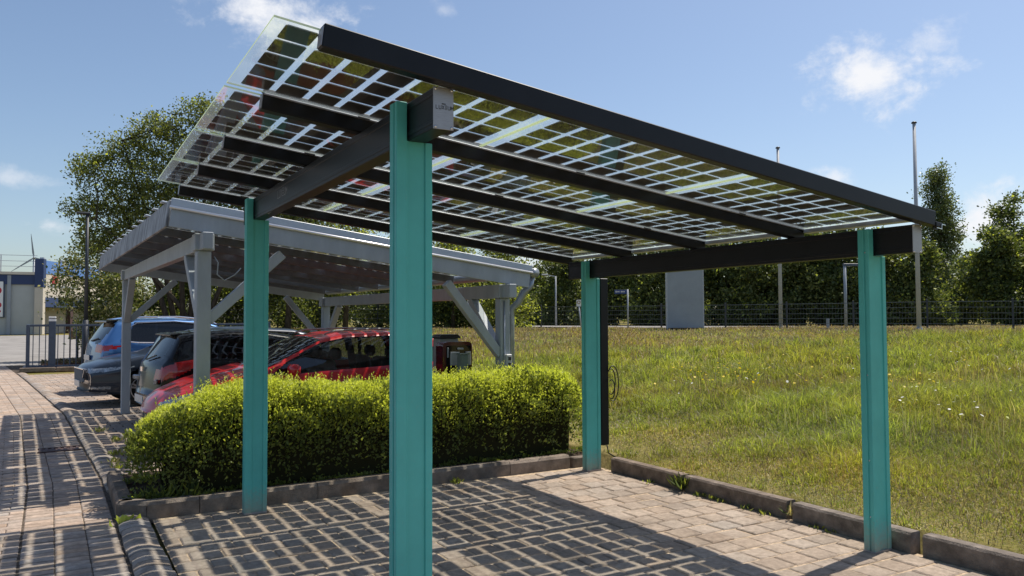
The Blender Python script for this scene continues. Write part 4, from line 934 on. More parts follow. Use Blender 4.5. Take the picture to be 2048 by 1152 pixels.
b = MB(origin=(3.02, 5.75, 0)); b.prism([(-0.15, 0), (0.15, 0), (0.15, 0.02), (0.11, 0.05), (-0.11, 0.05), (-0.15, 0.02)], -0.13, 0.13, frame((1, 0, 0), (0, 0, 1), (0, -1, 0)), (3.02, 5.75, 1.342)); b.build('lid', 'darkplastic', t)

# ------------------------------------------------------------------ foliage
def rand_dirs(n):
    d = rng.normal(size=(n, 3)); return d / np.linalg.norm(d, axis=1, keepdims=True)
def leaves(P, N, size, aspect=0.5, curl=0.25, sun=0.55):
    """P (n,3) bases, N (n,3) pointing directions; one folded diamond (two triangles) each"""
    n = len(P); size = np.broadcast_to(size, (n,))[:, None]
    s = np.cross(N, rand_dirs(n) + sun_dir * sun); s /= np.linalg.norm(s, axis=1, keepdims=True) + 1e-9
    u = np.cross(s, N)
    tip = P + N * size + u * size * curl * 0.4; mid = P + N * size * 0.5
    a = mid + s * size * aspect * 0.5 + u * size * curl * 0.5; b = mid - s * size * aspect * 0.5 + u * size * curl * 0.5
    V = np.stack([P, a, tip, b], 1).reshape(-1, 3); k = np.arange(n) * 4
    F = np.concatenate([np.stack([k, k + 1, k + 2], 1), np.stack([k, k + 2, k + 3], 1)])
    return V, F
def hedge():
    root = thing('hedge', (1.5, 4.2, 0.09), 'long clipped hedge with yellow green top in the kerbed bed', 'hedge')
    org = np.array([1.5, 4.2, 0.09])
    x0, x1, y0, y1 = -0.80, 3.80, 3.68, 4.66
    def ztop(x): return 0.90 - 0.30 * np.clip((0.15 - x) / 0.95, 0, 1) ** 1.5 + 0.02 * np.sin(x * 3.1) + 0.075 * (vnoise(x, 0 * np.asarray(x), 2.6, 81) - 0.5) + 0.04 * (vnoise(x, 0 * np.asarray(x), 7.0, 82) - 0.5) + 0.03 * (x > 2.2) * np.clip((x - 2.2) / 1.0, 0, 1) - 0.03 * np.clip((x - 3.55) / 0.25, 0, 1) ** 2
    # outline with rounded shoulders: sample surface points of a superellipse section
    n = 52000
    x = rng.uniform(x0, x1, n); c = vnoise(x * 1.0, np.zeros(n), 2.2, 5)
    th = rng.uniform(-0.28, math.pi + 0.28, n)
    e = 0.55
    cs, sn = np.cos(th), np.sin(th)
    endk = np.sqrt(np.clip(1 - np.clip((x0 + 0.42 - x) / 0.42, 0, 1) ** 2, 0.02, 1)) * np.sqrt(np.clip(1 - np.clip((x - x1 + 0.12) / 0.12, 0, 1) ** 2, 0.2, 1))
    hw = (y1 - y0) / 2 * (0.45 + 0.55 * endk ** 0.5); yc = (y0 + y1) / 2
    H = ztop(x) - 0.13
    yy = yc - np.sign(cs) * np.abs(cs) ** e * hw
    zz = 0.13 + np.where(sn > 0, np.abs(sn) ** e, sn * 0.15) * H
    lump = (vnoise(x * 1.0, zz * 1.0 + yy, 4.6, 7) - 0.45) * 0.21 + (vnoise(x, zz + yy * 1.3, 13, 8) - 0.5) * 0.06
    nn = np.stack([np.where(x < x0 + 0.4, -0.5, 0.0) * (1 - endk), -np.sign(cs) * np.abs(cs), np.maximum(sn, 0.0)], 1); nn /= np.linalg.norm(nn, axis=1, keepdims=True) + 1e-6
    depth = np.abs(rng.normal(0, 0.05, n)); P = np.stack([x, yy, zz], 1) + nn * (lump - depth)[:, None]
    P[:, 2] = np.maximum(P[:, 2], 0.12)
    # keep irregular gaps so darker interior shows through on the sides
    gap = vnoise(x * 1.0, zz * 1.3 + 2 * yy, 9, 21); side = np.abs(cs) > 0.45
    keep = ~(side & (gap < 0.44) & (rng.uniform(size=n) < 0.62) & (zz < ztop(x) - 0.12) & (x > x0 + 0.45)); keep &= ~((zz < 0.22) & (rng.uniform(size=n) < 0.4))
    P, nn, zz, x, sn, lump, depth, cs = P[keep], nn[keep], zz[keep], x[keep], sn[keep], lump[keep], depth[keep], cs[keep]
    N = nn * 0.6 + rand_dirs(len(P)) * 0.75 + np.array([0, 0, 0.35]); N /= np.linalg.norm(N, axis=1, keepdims=True)
    V, F = leaves(P, N, rng.uniform(0.024, 0.052, len(P)), 0.55)
    young = np.clip((zz - 0.50) / 0.4, 0, 1) * 0.45 + 0.14 * (vnoise(P[:, 0], P[:, 2] + P[:, 1], 7, 9) > 0.55)
    mi = (rng.uniform(size=len(P)) < young).astype(int)
    tint = rng.uniform(0.65, 1.3, len(P))
    # upright young shoots over the top and upper shoulders
    m = 46000
    xs_ = rng.uniform(x0 + 0.08, x1 - 0.05, m); ys_ = rng.uniform(y0 - 0.02, y1 + 0.04, m)
    ek = np.sqrt(np.clip(1 - np.clip((x0 + 0.42 - xs_) / 0.42, 0, 1) ** 2, 0.02, 1)); hw2 = (y1 - y0) / 2 * (0.45 + 0.55 * ek ** 0.5)
    q = np.clip(np.abs(ys_ - yc) / hw2, 0, 1.2); ok = q < 1.02
    zs_ = 0.13 + (ztop(xs_) - 0.13) * np.clip(1 - q ** 3.6, 0.0, 1) ** (0.45) ; ok &= zs_ > 0.45
    hgt_ = 0.05 + 0.05 * vnoise(xs_, ys_, 8, 4)
    Ps = np.stack([xs_, ys_, zs_ + rng.uniform(-0.05, 1, m) * hgt_], 1)[ok]; Ns = rand_dirs(len(Ps)) * 0.8 + np.array([0, -0.05, 0.62]); Ns /= np.linalg.norm(Ns, axis=1, keepdims=True)
    V2, F2 = leaves(Ps, Ns, rng.uniform(0.022, 0.044, len(Ps)), 0.42, 0.25, 1.8)
    # sprigs: thin stems with leaves that stand clear of the clipped top
    sp = []; sd = []
    for k in range(620):
        px = rng.uniform(x0 + 0.2, x1 - 0.05); py = rng.uniform(y0 + 0.02, y1); h = rng.uniform(0.05, 0.17); d = np.array([rng.normal(0, 0.25), rng.normal(0, 0.25), 1.0])
        for u in np.linspace(0.1, 1, 9): sp.append(np.array([px, py, float(ztop(px)) - 0.02]) + d * h * u); sd.append(rand_dirs(1)[0] * 0.7 + [0, 0, 0.7])
    sp = np.array(sp); sd = np.array(sd); sd /= np.linalg.norm(sd, axis=1, keepdims=True)
    V3, F3 = leaves(sp, sd, rng.uniform(0.020, 0.038, len(sp)), 0.4, 0.25, 1.8)
    Vs = np.concatenate([V, V2, V3]) - org; nP, nS, n3 = len(P), len(Ps), len(sp)
    Fs = np.concatenate([F, F2 + len(V), F3 + len(V) + len(V2)])
    mm = np.concatenate([np.tile(mi, 2), np.ones(2 * (nS + n3), int)]); tt = np.concatenate([np.tile(tint, 2), np.tile(rng.uniform(0.7, 1.25, nS), 2), np.tile(rng.uniform(0.8, 1.3, n3), 2)])
    fast_mesh('foliage', Vs, Fs, ['hedge', 'shoot'], mm, tt, root)
    # twiggy dark core
    b = MB(origin=org)
    for k in range(420):
        px = rng.uniform(x0 + 0.25, x1 - 0.15); py = rng.uniform(y0 + 0.2, y1 - 0.2); d = np.array([rng.normal(0, 0.22), rng.normal(0, 0.22), 0]); h = float(ztop(px)) - 0.14
        b.tube([(px, py, 0.08), (px + d[0] * 0.5, py + d[1] * 0.5, 0.08 + h * 0.5), (px + d[0], py + d[1], 0.06 + h * 0.95)], [0.008, 0.006, 0.003], 4)
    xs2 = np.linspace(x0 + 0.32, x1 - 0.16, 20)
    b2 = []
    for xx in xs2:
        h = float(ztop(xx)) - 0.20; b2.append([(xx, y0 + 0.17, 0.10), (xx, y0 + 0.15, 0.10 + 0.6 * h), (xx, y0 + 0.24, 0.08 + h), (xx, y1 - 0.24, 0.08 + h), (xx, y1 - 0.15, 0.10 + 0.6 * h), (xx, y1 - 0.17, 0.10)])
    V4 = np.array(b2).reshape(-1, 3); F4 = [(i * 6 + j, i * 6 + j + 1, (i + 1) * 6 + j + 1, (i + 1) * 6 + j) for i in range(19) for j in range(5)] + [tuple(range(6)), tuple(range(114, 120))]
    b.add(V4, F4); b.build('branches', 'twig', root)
hedge()

def make_tree(name, label, base, trunks, clumps, nleaf, lsize, mats, mixw, group=None, cat='tree', branch_r=0.05, twigs=6, sub=0.45, leafdir=0.0, thin=1.0):
    """trunks: list of polylines (absolute), clumps: (centre, radii); foliage gathers in small sprays through each clump's volume"""
    base = np.array(base, float); root = thing(name, tuple(base), label, cat, group)
    b = MB(origin=base)
    for pts, r0, r1 in trunks:
        pts = np.array(pts, float); k = len(pts); rs = np.linspace(r0, r1, k); b.tube(pts, rs, 8)
    tops = np.array([p for pts, _, _ in trunks for p in np.array(pts)[1:]])
    vol = np.array([np.prod(c[1]) ** (2 / 3) for c in clumps]); vol /= vol.sum()
    Ps, Ns = [], []
    for (c, rad), v in zip(clumps, vol):
        c = np.array(c, float); rad = np.array(rad, float)
        # limb from the nearest trunk point below the clump
        cand = tops[tops[:, 2] < c[2] + 0.3]; cand = cand if len(cand) else tops
        st = cand[np.argmin(np.linalg.norm(cand - c, axis=1))]
        mid = (st + c) / 2 + rng.normal(0, 0.12, 3) * np.linalg.norm(c - st) * 0.5 - [0, 0, 0.05]
        b.tube([st, mid, c], [branch_r, branch_r * 0.65, branch_r * 0.35], 5)
        ns = max(6, int(nleaf * v / 34))
        d = rand_dirs(ns); rr = rng.uniform(0.05, 1, ns) ** 0.42
        S_ = c + d * rad * rr[:, None] * (1 + 0.22 * (rng.uniform(size=(ns, 1)) - 0.5))
        for s_ in S_[:twigs]: b.tube([c + rng.normal(0, 0.05, 3), (c + s_) / 2 + rng.normal(0, 0.08, 3), s_], [branch_r * 0.35, branch_r * 0.22, branch_r * 0.1], 4)
        per = max(3, int(nleaf * v / ns)); k = np.repeat(np.arange(ns), per)
        off = rng.normal(0, 1, (len(k), 3)) * sub * rng.uniform(0.5, 1.2, ns)[k][:, None] * np.array([1, 1, 0.7])
        P = S_[k] + off; N = rand_dirs(len(P)) + off / (np.linalg.norm(off, axis=1, keepdims=True) + 1e-6) * 0.5 + np.array([0, 0, leafdir]); N /= np.linalg.norm(N, axis=1, keepdims=True)
        Ps.append(P); Ns.append(N)
    b.build('trunk', 'bark', root, True, fixn=False)
    P = np.concatenate(Ps); N = np.concatenate(Ns)
    V, F = leaves(P, N, rng.uniform(0.7, 1.35, len(P)) * lsize, 0.62)
    mi = rng.choice(len(mats), len(P), p=mixw); t = rng.uniform(0.6, 1.35, len(P))
    fast_mesh('crown', V - base, F, mats, np.tile(mi, 2), np.tile(t, 2), root)
    return root
def lateral(D, px, z): p = CAM + FW * D + RT * ((px - 1024) / 1556.96 * D); return np.array([p[0], p[1], z])
def T(px, D): p = lateral(D, px, 0); return p[0], p[1]
def gnd(x, y): return float(hgt(x, y))

# big airy multi-stem tree behind the timber carport
bx, by = 2.9, 27.9; g0 = gnd(bx, by)
def stem(*pts): return [np.array(p, float) for p in pts]
tr = []
tipsL = [(-0.2, 28.8, 7.4), (0.6, 28.4, 8.2), (2.2, 27.6, 9.2), (3.8, 27.0, 9.8), (5.2, 27.0, 8.6), (6.6, 26.4, 7.2), (-0.2, 28.0, 5.2)]
for k, tp in enumerate(tipsL):
    s0 = np.array([bx + (k - 3) * 0.16, by + 0.1 * (k % 2), g0 - 0.1]); tp = np.array(tp)
    m1 = s0 + (tp - s0) * np.array([0.22, 0.22, 0.33]); m2 = s0 + (tp - s0) * np.array([0.6, 0.6, 0.68])
    tr.append(([s0, m1, m2, tp], 0.12, 0.015))
cl = []
for (x, y, z, r) in [(-1.0, 29.2, 7.0, 0.8), (-1.3, 29.4, 5.6, 0.9), (-0.6, 29.2, 4.5, 0.9), (-0.2, 28.9, 7.6, 0.8), (0.2, 28.8, 6.2, 1.1), (0.6, 28.6, 5.0, 1.1), (0.8, 28.6, 8.1, 0.8), (1.5, 28.2, 7.0, 1.2), (1.6, 28.2, 8.6, 0.75), (1.9, 28.0, 5.6, 1.2),
                     (2.4, 27.7, 8.7, 0.9), (2.9, 27.6, 7.6, 1.2), (3.2, 27.4, 9.4, 0.7), (3.9, 27.1, 9.0, 0.9), (4.0, 27.2, 7.6, 1.2), (4.9, 27.0, 8.3, 1.0), (5.3, 26.9, 6.9, 1.2), (3.2, 27.5, 6.1, 1.2), (6.4, 26.5, 6.8, 1.0), (6.0, 26.5, 5.7, 1.1), (4.6, 27.0, 5.6, 1.1), (0.1, 28.7, 3.9, 0.7), (7.3, 26.2, 5.9, 0.9), (7.0, 26.2, 5.0, 1.0)]:
    if x < 1.5: x, y = x + 0.8 * (1.5 - x) / 2.8, y - 0.25 * (1.5 - x) / 2.8
    cl.append(((x, y, z), (r, r, r * 0.9)))
make_tree('maple_tree', 'tall airy tree with many slender stems behind the timber carport', (bx, by, g0), tr, cl, 54000, 0.098, ['leaf', 'leafdark', 'shoot'], [0.62, 0.28, 0.10], None, 'tree', 0.035, 9, 0.20)
# pale flowering bush left of it
x, y = T(165, 31); g0 = gnd(x, y)
cl = [((x + a, y + c, g0 + z), (r, r, r)) for a, c, z, r in ((-0.55, 0, 3.6, 0.75), (0.2, 0.2, 4.3, 0.85), (0.9, -0.2, 3.6, 1.0), (-0.3, -0.3, 2.5, 0.8), (0.8, 0, 2.3, 1.0), (1.6, -0.3, 2.9, 1.0), (0.4, 0, 1.3, 0.9), (1.5, -0.2, 1.4, 1.0))]
make_tree('elder_bush', 'bush with pale blossom between the store and the tall airy tree', (x, y, g0), [([(x + 0.4, y, g0 - 0.1), (x + 0.3, y, g0 + 1.5), (x + 0.2, y, g0 + 3.2)], 0.10, 0.03)], cl, 9000, 0.12, ['leaf', 'leafdark', 'leafblossom'], [0.34, 0.36, 0.30], None, 'bush', 0.03, 5, 0.22)
# dark shrubs and trees standing along the mesh fence behind the cars
def bushy(px, D, H, Wd, lab, name, grp, mats, mix, n, ls=0.13, cat='tree', low=0.2, seed=0, trunk=True, sub=0.26, top=1.0):
    x, y = T(px, D); g = gnd(x, y); r2 = np.random.default_rng(seed + int(px)); c = []
    nk = 13
    for k in range(nk):
        f = (k + 0.5) / nk; z = g + H * (low + (1 - low) * f) * 0.93; wid = Wd * (0.62 + 0.38 * math.sin(math.pi * min(1, f * 0.8 + 0.25))) * (1 if f < 0.65 else top * (1.32 - 0.5 * f))
        a = r2.uniform(0, 2 * math.pi); q = r2.uniform(0.15, 0.62) * wid; r = wid * r2.uniform(0.36, 0.56)
        c.append(((x + q * math.cos(a), y + q * math.sin(a), min(z, g + H - r * 0.7)), (r, r, r * r2.uniform(0.7, 0.95))))
    tk = [([(x, y, g - 0.2), (x + 0.1, y, g + H * 0.35), (x + r2.normal(0, 0.2), y, g + H * 0.75)], 0.05 + 0.016 * H, 0.03)]
    return make_tree(name, lab, (x, y, g), tk, c, n, ls, mats, mix, grp, cat, 0.04, 3, sub)
D1 = ['leafdark', 'leaf', 'shoot']; grp = 'shrubs along the mesh fence behind the cars'
spec = [(250, 33.5, 3.6, 1.7, 'dark bush beside the pale blossom bush, behind the outer timber post'), (345, 34.5, 4.0, 1.9, 'dark bush behind the blue car and left of the inner timber post'), (455, 35.5, 4.6, 2.0, 'dark bush filling the gap between inner timber post and left rear teal post'),
        (570, 36.5, 5.0, 2.2, 'dark bush behind the fence right of the left rear teal post'), (660, 37.5, 4.8, 2.2, 'dark bush behind the fence above the red car roof'), (760, 38.5, 4.6, 2.3, 'dark bush behind the fence hidden partly by the nearest teal post'), (850, 38.5, 4.2, 2.3, 'dark bush behind the fence right of the nearest teal post'), (945, 37.5, 3.7, 2.2, 'dark bush behind the small white sign'), (1020, 35.0, 2.6, 1.5, 'light green bush behind the right end of the timber carport')]
for k, (px, D, H, Wd, lab) in enumerate(spec):
    bushy(px, D, H, Wd, lab, 'shrub', grp, D1, [0.62, 0.30, 0.08] if k < 8 else [0.2, 0.45, 0.35], 13000 if k < 8 else 6000, 0.12, 'bush', 0.0, 5)
grp = 'trees rising above the timber carport roof'
for px, D, H, Wd, lab in ((575, 31, 6.1, 1.9, 'sunny green tree showing between timber roof and solar roof, nearest the tall airy tree'), (690, 33, 5.6, 1.8, 'sunny green tree showing between the roofs just left of the nearest teal post'), (905, 36, 5.0, 2.0, 'green tree above the timber roof right of the nearest teal post'), (1005, 38, 4.7, 1.7, 'loose green tree peeking out above the right end of the timber roof')):
    bushy(px, D, H, Wd, lab, 'leafy_tree', grp, ['leaf', 'leafdark', 'shoot'], [0.5, 0.25, 0.25], 8000, 0.115, 'tree', 0.35, 9)
# hedgerow of trees beyond the road
grp = 'hedgerow trees beyond the right hand road'
row = [(1130, 50, 5.6, 2.7, 'rounded green tree left of the far right teal post'), (1215, 47, 5.2, 2.4, 'dark tree just right of the far right teal post, above the blue street sign'), (1290, 45, 5.6, 2.6, 'bright leaved tree left of the grey board'), (1375, 44, 5.4, 2.5, 'tree directly behind the grey board'), (1450, 43, 5.6, 2.5, 'leafy tree right of the grey board'), (1530, 42, 5.6, 2.5, 'tree behind the left flagpole'), (1605, 41, 5.5, 2.4, 'bright leaved tree right of the left flagpole'), (1680, 40, 5.3, 2.4, 'dark tree left of the rightmost teal post'), (1770, 39, 5.0, 2.3, 'olive tree between the rightmost teal post and the right flagpole'), (1835, 38, 4.2, 1.8, 'olive tree at the foot of the right flagpole'), (1072, 56, 4.5, 2.2, 'distant tree in the gap beside the timber carport gutter')]
for k, (px, D, H, Wd, lab) in enumerate(row):
    bushy(px, D, H, Wd, lab, 'hedgerow_tree', grp, ['leaf', 'leafdark', 'shoot'], [[0.40, 0.57, 0.03], [0.30, 0.68, 0.02], [0.50, 0.40, 0.10]][k % 3], 17000, 0.17, 'tree', 0.0, 3, sub=0.22)
# poplar
x, y = T(1880, 52); g = gnd(x, y); c = []
for k in range(26):
    f = k / 25; w = 1.9 * (1 - 0.72 * f ** 1.5) * (0.75 if f < 0.2 else 1); a = rng.uniform(0, 6.28); q = w * rng.uniform(0.1, 0.75); r = 0.42 + w * 0.30
    c.append(((x + q * math.cos(a), y + q * math.sin(a), g + 1.4 + f * 8.7), (r, r, r * 1.2)))
make_tree('poplar_tree', 'tall slim poplar with shimmering leaves behind the right flagpole', (x, y, g), [([(x, y, g - 0.2), (x + 0.1, y, g + 4), (x, y, g + 8), (x, y, g + 10.6)], 0.22, 0.03)], c, 22000, 0.15, ['leafpoplar', 'leaf', 'leafdark'], [0.6, 0.15, 0.25], None, 'tree', 0.05, 4, 0.27)
for px, D, H, Wd, lab in ((2030, 40, 7.3, 2.3, 'tall dark tree at the right edge of the photo'), (1985, 38, 5.2, 1.7, 'shorter rounded tree left of the tall dark tree at the right edge'), (2105, 37, 6.6, 2.6, 'broad tree cut off by the right edge of the photo'), (1930, 46, 4.0, 2.2, 'low green tree between the poplar and the right edge trees')):
    bushy(px, D, H, Wd, lab, 'edge_tree', 'trees at the right edge', ['leaf', 'leafdark', 'shoot'], [0.36, 0.58, 0.06], 16000, 0.15, 'tree', 0.06, 6, sub=0.22, top=0.85)

# far-off wood on the horizon that reads as one mass
n = 15000; a_ = rng.uniform(R(-12), R(78), n); rad = 95 + 14 * rng.uniform(-1, 1, n); hh_ = 3.0 + 3.2 * vnoise(a_ * 10, a_ * 0, 3.0, 71) + 1.2 * vnoise(a_ * 10, a_ * 0, 9.0, 72)
P = np.stack([CAM[0] + rad * np.cos(a_), CAM[1] + rad * np.sin(a_), 1.0 + hh_ * rng.uniform(0, 1, n) ** 0.8], 1); V, F = leaves(P, rand_dirs(n), rng.uniform(0.5, 1.1, n), 0.7)
tag(fast_mesh('distant_woodland', V, F, ['leafdark', 'leaf'], np.tile((rng.uniform(size=n) < 0.35).astype(int), 2), np.tile(rng.uniform(0.6, 1.2, n), 2)), 'low distant woodland glimpsed between the trees beyond the meadow', 'woodland', kind='stuff')

# ------------------------------------------------------------------ fences, gate, poles, signs
def mesh_fence(pts, H, name, lab, nwire, gapz=0.05, vstep=0.10, post=0.06, dark='fencedark'):
    o0 = np.array([pts[0][0], pts[0][1], gnd(*pts[0])]); root = thing(name, tuple(o0), lab, 'fence')
    posts = []
    for (a, c) in zip(pts[:-1], pts[1:]):
        a, c = np.array(a, float), np.array(c, float); L = np.linalg.norm(c - a); n = max(1, round(L / 2.5))
        for k in range(n):
            p, q = a + (c - a) * k / n, a + (c - a) * (k + 1) / n; zp, zq = gnd(*p), gnd(*q)
            posts.append((p, zp)); wires = MB(origin=o0)
            for w in range(nwire):
                z = gapz + (H - gapz - 0.03) * w / (nwire - 1); r = 0.013 if w in (0, nwire - 1) else 0.010
                wires.bar((*p, zp + z), (*q, zq + z), r, r * 1.6)
            m = int(np.linalg.norm(q - p) / vstep)
            for j in range(1, m):
                s_ = p + (q - p) * j / m; zz = zp + (zq - zp) * j / m
                wires.bar((*s_, zz + gapz), (*s_, zz + H), 0.0035, 0.0035, (1, 0, 0))
            wires.build('mesh_panel', dark, root, fixn=False)
    posts.append((np.array(pts[-1], float), gnd(*pts[-1])))
    for p, z in posts:
        b = MB(origin=o0); b.box((p[0], p[1], z + (H + 0.06) / 2 - 0.1), (post, post, H + 0.26), rotz(0.5), 0.006); b.build('fence_post', 'poledark', root)
    return root
mesh_fence([(17.97, 27.0), (20.42, 21.5), (21.64, 19.08), (23.83, 14.9), (24.65, 9.8), (25.2, 4.6)], 1.02, 'wire_fence', 'low dark wire fence with five rails along the top of the meadow', 6, 0.06, 0.10)
mesh_fence([(17.5, 27.3), (16.0, 29.1), (11.7, 31.5), (7.4, 32.9), (3.2, 33.6), (-0.6, 34.0)], 1.35, 'mesh_fence', 'taller dark mesh fence in front of the bushes behind the cars', 7, 0.05, 0.10)
# slate blue bar gate
t = thing('bar_gate', (-2.16, 25.4, 0), 'slate blue steel bar gate closing the lot behind the blue car', 'gate')
G0, G1 = np.array([-2.16, 25.45]), np.array([5.2, 24.9]); gd = (G1 - G0) / np.linalg.norm(G1 - G0); gL = np.linalg.norm(G1 - G0)
def gq(s_, z): p = G0 + gd * s_; return (p[0], p[1], z)
for z, nm, h in ((1.43, 'top_rail', 0.07), (0.12, 'bottom_rail', 0.09)):
    b = MB(origin=(-2.16, 25.4, 0)); b.bar(gq(0, z), gq(gL, z), h, 0.07, (0, 0, 1) if False else (0, 1, 0), 0.006); b.build(nm, 'bluepost', t)
b = MB(origin=(-2.16, 25.4, 0))
k = 0.16
while k < gL - 0.1: b.bar(gq(k, 0.15), gq(k, 1.41), 0.026, 0.026, (0, 1, 0)); k += 0.17
b.build('bars', 'bluepost', t)
for s_, w, h in ((0.02, 0.10, 1.46), (0.68, 0.19, 1.66), (3.6, 0.12, 1.50), (gL - 0.05, 0.12, 1.50)):
    b = MB(origin=(-2.16, 25.4, 0)); p = gq(s_, h / 2); b.box(p, (w, w, h), rotz(-0.07), 0.01); po = b.build('gate_post', 'bluepost', t)
    if h > 1.6: b = MB(origin=(-2.16, 25.4, 0)); b.box(gq(s_, h + 0.025), (0.20, 0.20, 0.05), rotz(-0.07), 0.008); b.box(gq(s_, h - 0.06), (0.194, 0.194, 0.07), rotz(-0.07)); b.build('post_cap', 'white', po)
# mulch bed and kerb behind the gate
b = MB(); gx = np.linspace(-1.9, 5.5, 50); gy = np.linspace(25.8, 28.8, 24); Xg, Yg = np.meshgrid(gx, gy); Zg = np.maximum(hgt(Xg, Yg), 0) + 0.10 + 0.14 * vnoise(Xg, Yg, 2.5, 31); Zg[0] = -0.05; Zg[:, 0] = -0.05
tag(fast_mesh('mulch_bed', np.stack([Xg.ravel(), Yg.ravel(), Zg.ravel()], 1), np.array([[j * 50 + i, j * 50 + i + 1, (j + 1) * 50 + i + 1, (j + 1) * 50 + i] for j in range(23) for i in range(49)]), ['mulch'], smooth=True), kind='structure')
b = MB()
k = 0.0
while k < 8: b.box((-2.35 + k + 0.49, 25.1 - k * 0.07, 0.05), (0.97, 0.12, 0.14), rotz(-0.07), 0.015, 0, tints(0.9, 0.08)); k += 0.99
tag(b.build('gate_kerb', 'kerb', tint=True), kind='structure')
n = 2600; P = np.stack([rng.uniform(-1.8, 5.2, n), rng.uniform(25.9, 28.6, n), np.zeros(n)], 1); P[:, 2] = np.maximum(hgt(P[:, 0], P[:, 1]), 0) + 0.12 + 0.12 * vnoise(P[:, 0], P[:, 1], 2.5, 31)
Nn = rand_dirs(n) * 0.7 + [0, 0, 0.4]; Nn /= np.linalg.norm(Nn, axis=1, keepdims=True); V, F = leaves(P, Nn, rng.uniform(0.05, 0.12, n), 0.6)
tag(fast_mesh('leaf_litter', V, F, ['seed', 'leafdark'], np.tile((rng.uniform(size=n) < 0.2).astype(int), 2), np.tile(rng.uniform(0.3, 0.9, n), 2)), 'brown leaf litter on the bed behind the slate blue gate', 'leaf litter', kind='stuff')
# dark street lamp beside the gate
t = thing('street_lamp', (-0.54, 25.75, 0), 'dark lamp post rising beside the gate in front of the airy tree', 'street lamp')
b = MB(origin=(-0.54, 25.75, 0)); b.cyl((-0.54, 25.75, 0), (-0.54, 25.75, 1.6), 0.085, 0.085, 14); b.cyl((-0.54, 25.75, 1.6), (-0.54, 25.75, 5.1), 0.062, 0.045, 14); b.build('pole', 'poledark', t, True)
b = MB(origin=(-0.54, 25.75, 0)); b.box((-0.66, 25.75, 5.12), (0.42, 0.16, 0.07), None, 0.02); b.build('lamp_head', 'poledark', t)
# flagpoles
for (x, y, zt_, lab) in ((22.74, 17.28, 8.15, 'shorter looking pale flagpole seen through the gap under the black front rail'), (23.03, 11.89, 7.98, 'tall pale flagpole nearest the poplar, crossing behind the carport corner')):
    g = gnd(x, y); t = thing('flagpole', (x, y, g), lab, 'flagpole', 'flagpoles at the top of the meadow')
    b = MB(origin=(x, y, g)); b.cyl((x, y, g - 0.1), (x, y, zt_), 0.075, 0.052, 14); b.build('pole', 'polegrey', t, True)
    b = MB(origin=(x, y, g)); b.lathe((x, y, zt_), [(0.0, 0.07), (0.05, 0.06), (0.085, 0.03), (0.085, 0.0), (0.0, -0.01)], None, 14); b.build('pole_cap', 'poledark', t, True)
    b = MB(origin=(x, y, g)); b.cyl((x, y, g - 0.02), (x, y, g + 0.12), 0.13, 0.10, 14); b.build('foot', 'polegrey', t)
# big grey board on two feet, seen from behind
ba, bc = np.array([18.93, 19.50]), np.array([20.16, 18.78]); bm_ = (ba + bc) / 2; bdir = (bc - ba) / np.linalg.norm(bc - ba); bw = np.linalg.norm(bc - ba); g = gnd(*bm_); Mb = frame((*bdir, 0), (-bdir[1], bdir[0], 0), (0, 0, 1))
t = thing('display_board', (*bm_, g), 'big plain grey upright board standing at the top of the meadow', 'board')
b = MB(origin=(*bm_, g)); b.box((*bm_, g + 1.50), (bw - 0.04, 0.16, 2.80), Mb, 0.01); b.build('panel', 'boardgrey', t)
for s_ in (-1, 1):
    b = MB(origin=(*bm_, g)); p = bm_ + bdir * s_ * (bw / 2 - 0.015); b.box((p[0], p[1], g + 1.42), (0.05, 0.18, 2.98), Mb, 0.008); b.build('side_frame', 'polegrey', t)
b = MB(origin=(*bm_, g)); b.box((*bm_, g + 0.03), (bw * 0.86, 0.40, 0.12), Mb, 0.01); b.build('plinth', 'kerb', t)
# street name sign
sx, sy = 19.55, 22.62; g = gnd(sx, sy); t = thing('street_sign', (sx, sy, g), 'blue street name sign on a thin pale pole right of the far right teal post', 'sign')
b = MB(origin=(sx, sy, g)); b.cyl((sx, sy, g - 0.1), (sx, sy, 2.80), 0.035, 0.035, 10); b.build('pole', 'polegrey', t, True)
ld = np.array([-0.8638, 0.5038]); pa = np.array([sx, sy]) + ld * 0.30; Ms = frame((*ld, 0), (-ld[1], ld[0], 0), (0, 0, 1))
b = MB(origin=(sx, sy, g)); b.box((pa[0], pa[1], 2.69), (0.52, 0.03, 0.17), Ms, 0.004); sn = b.build('name_plate', 'signblue', t)
b = MB(origin=(sx, sy, g))
for k in range(9):
    q = np.array([sx, sy]) + ld * (0.50 - k * 0.045) + np.array([ld[1], -ld[0]]) * -0.018; 
    if k != 4: b.box((q[0] + 0, q[1], 2.70), (0.03, 0.006, 0.05 if k not in (0, 5) else 0.07), Ms)
b.build('lettering', 'white', sn)
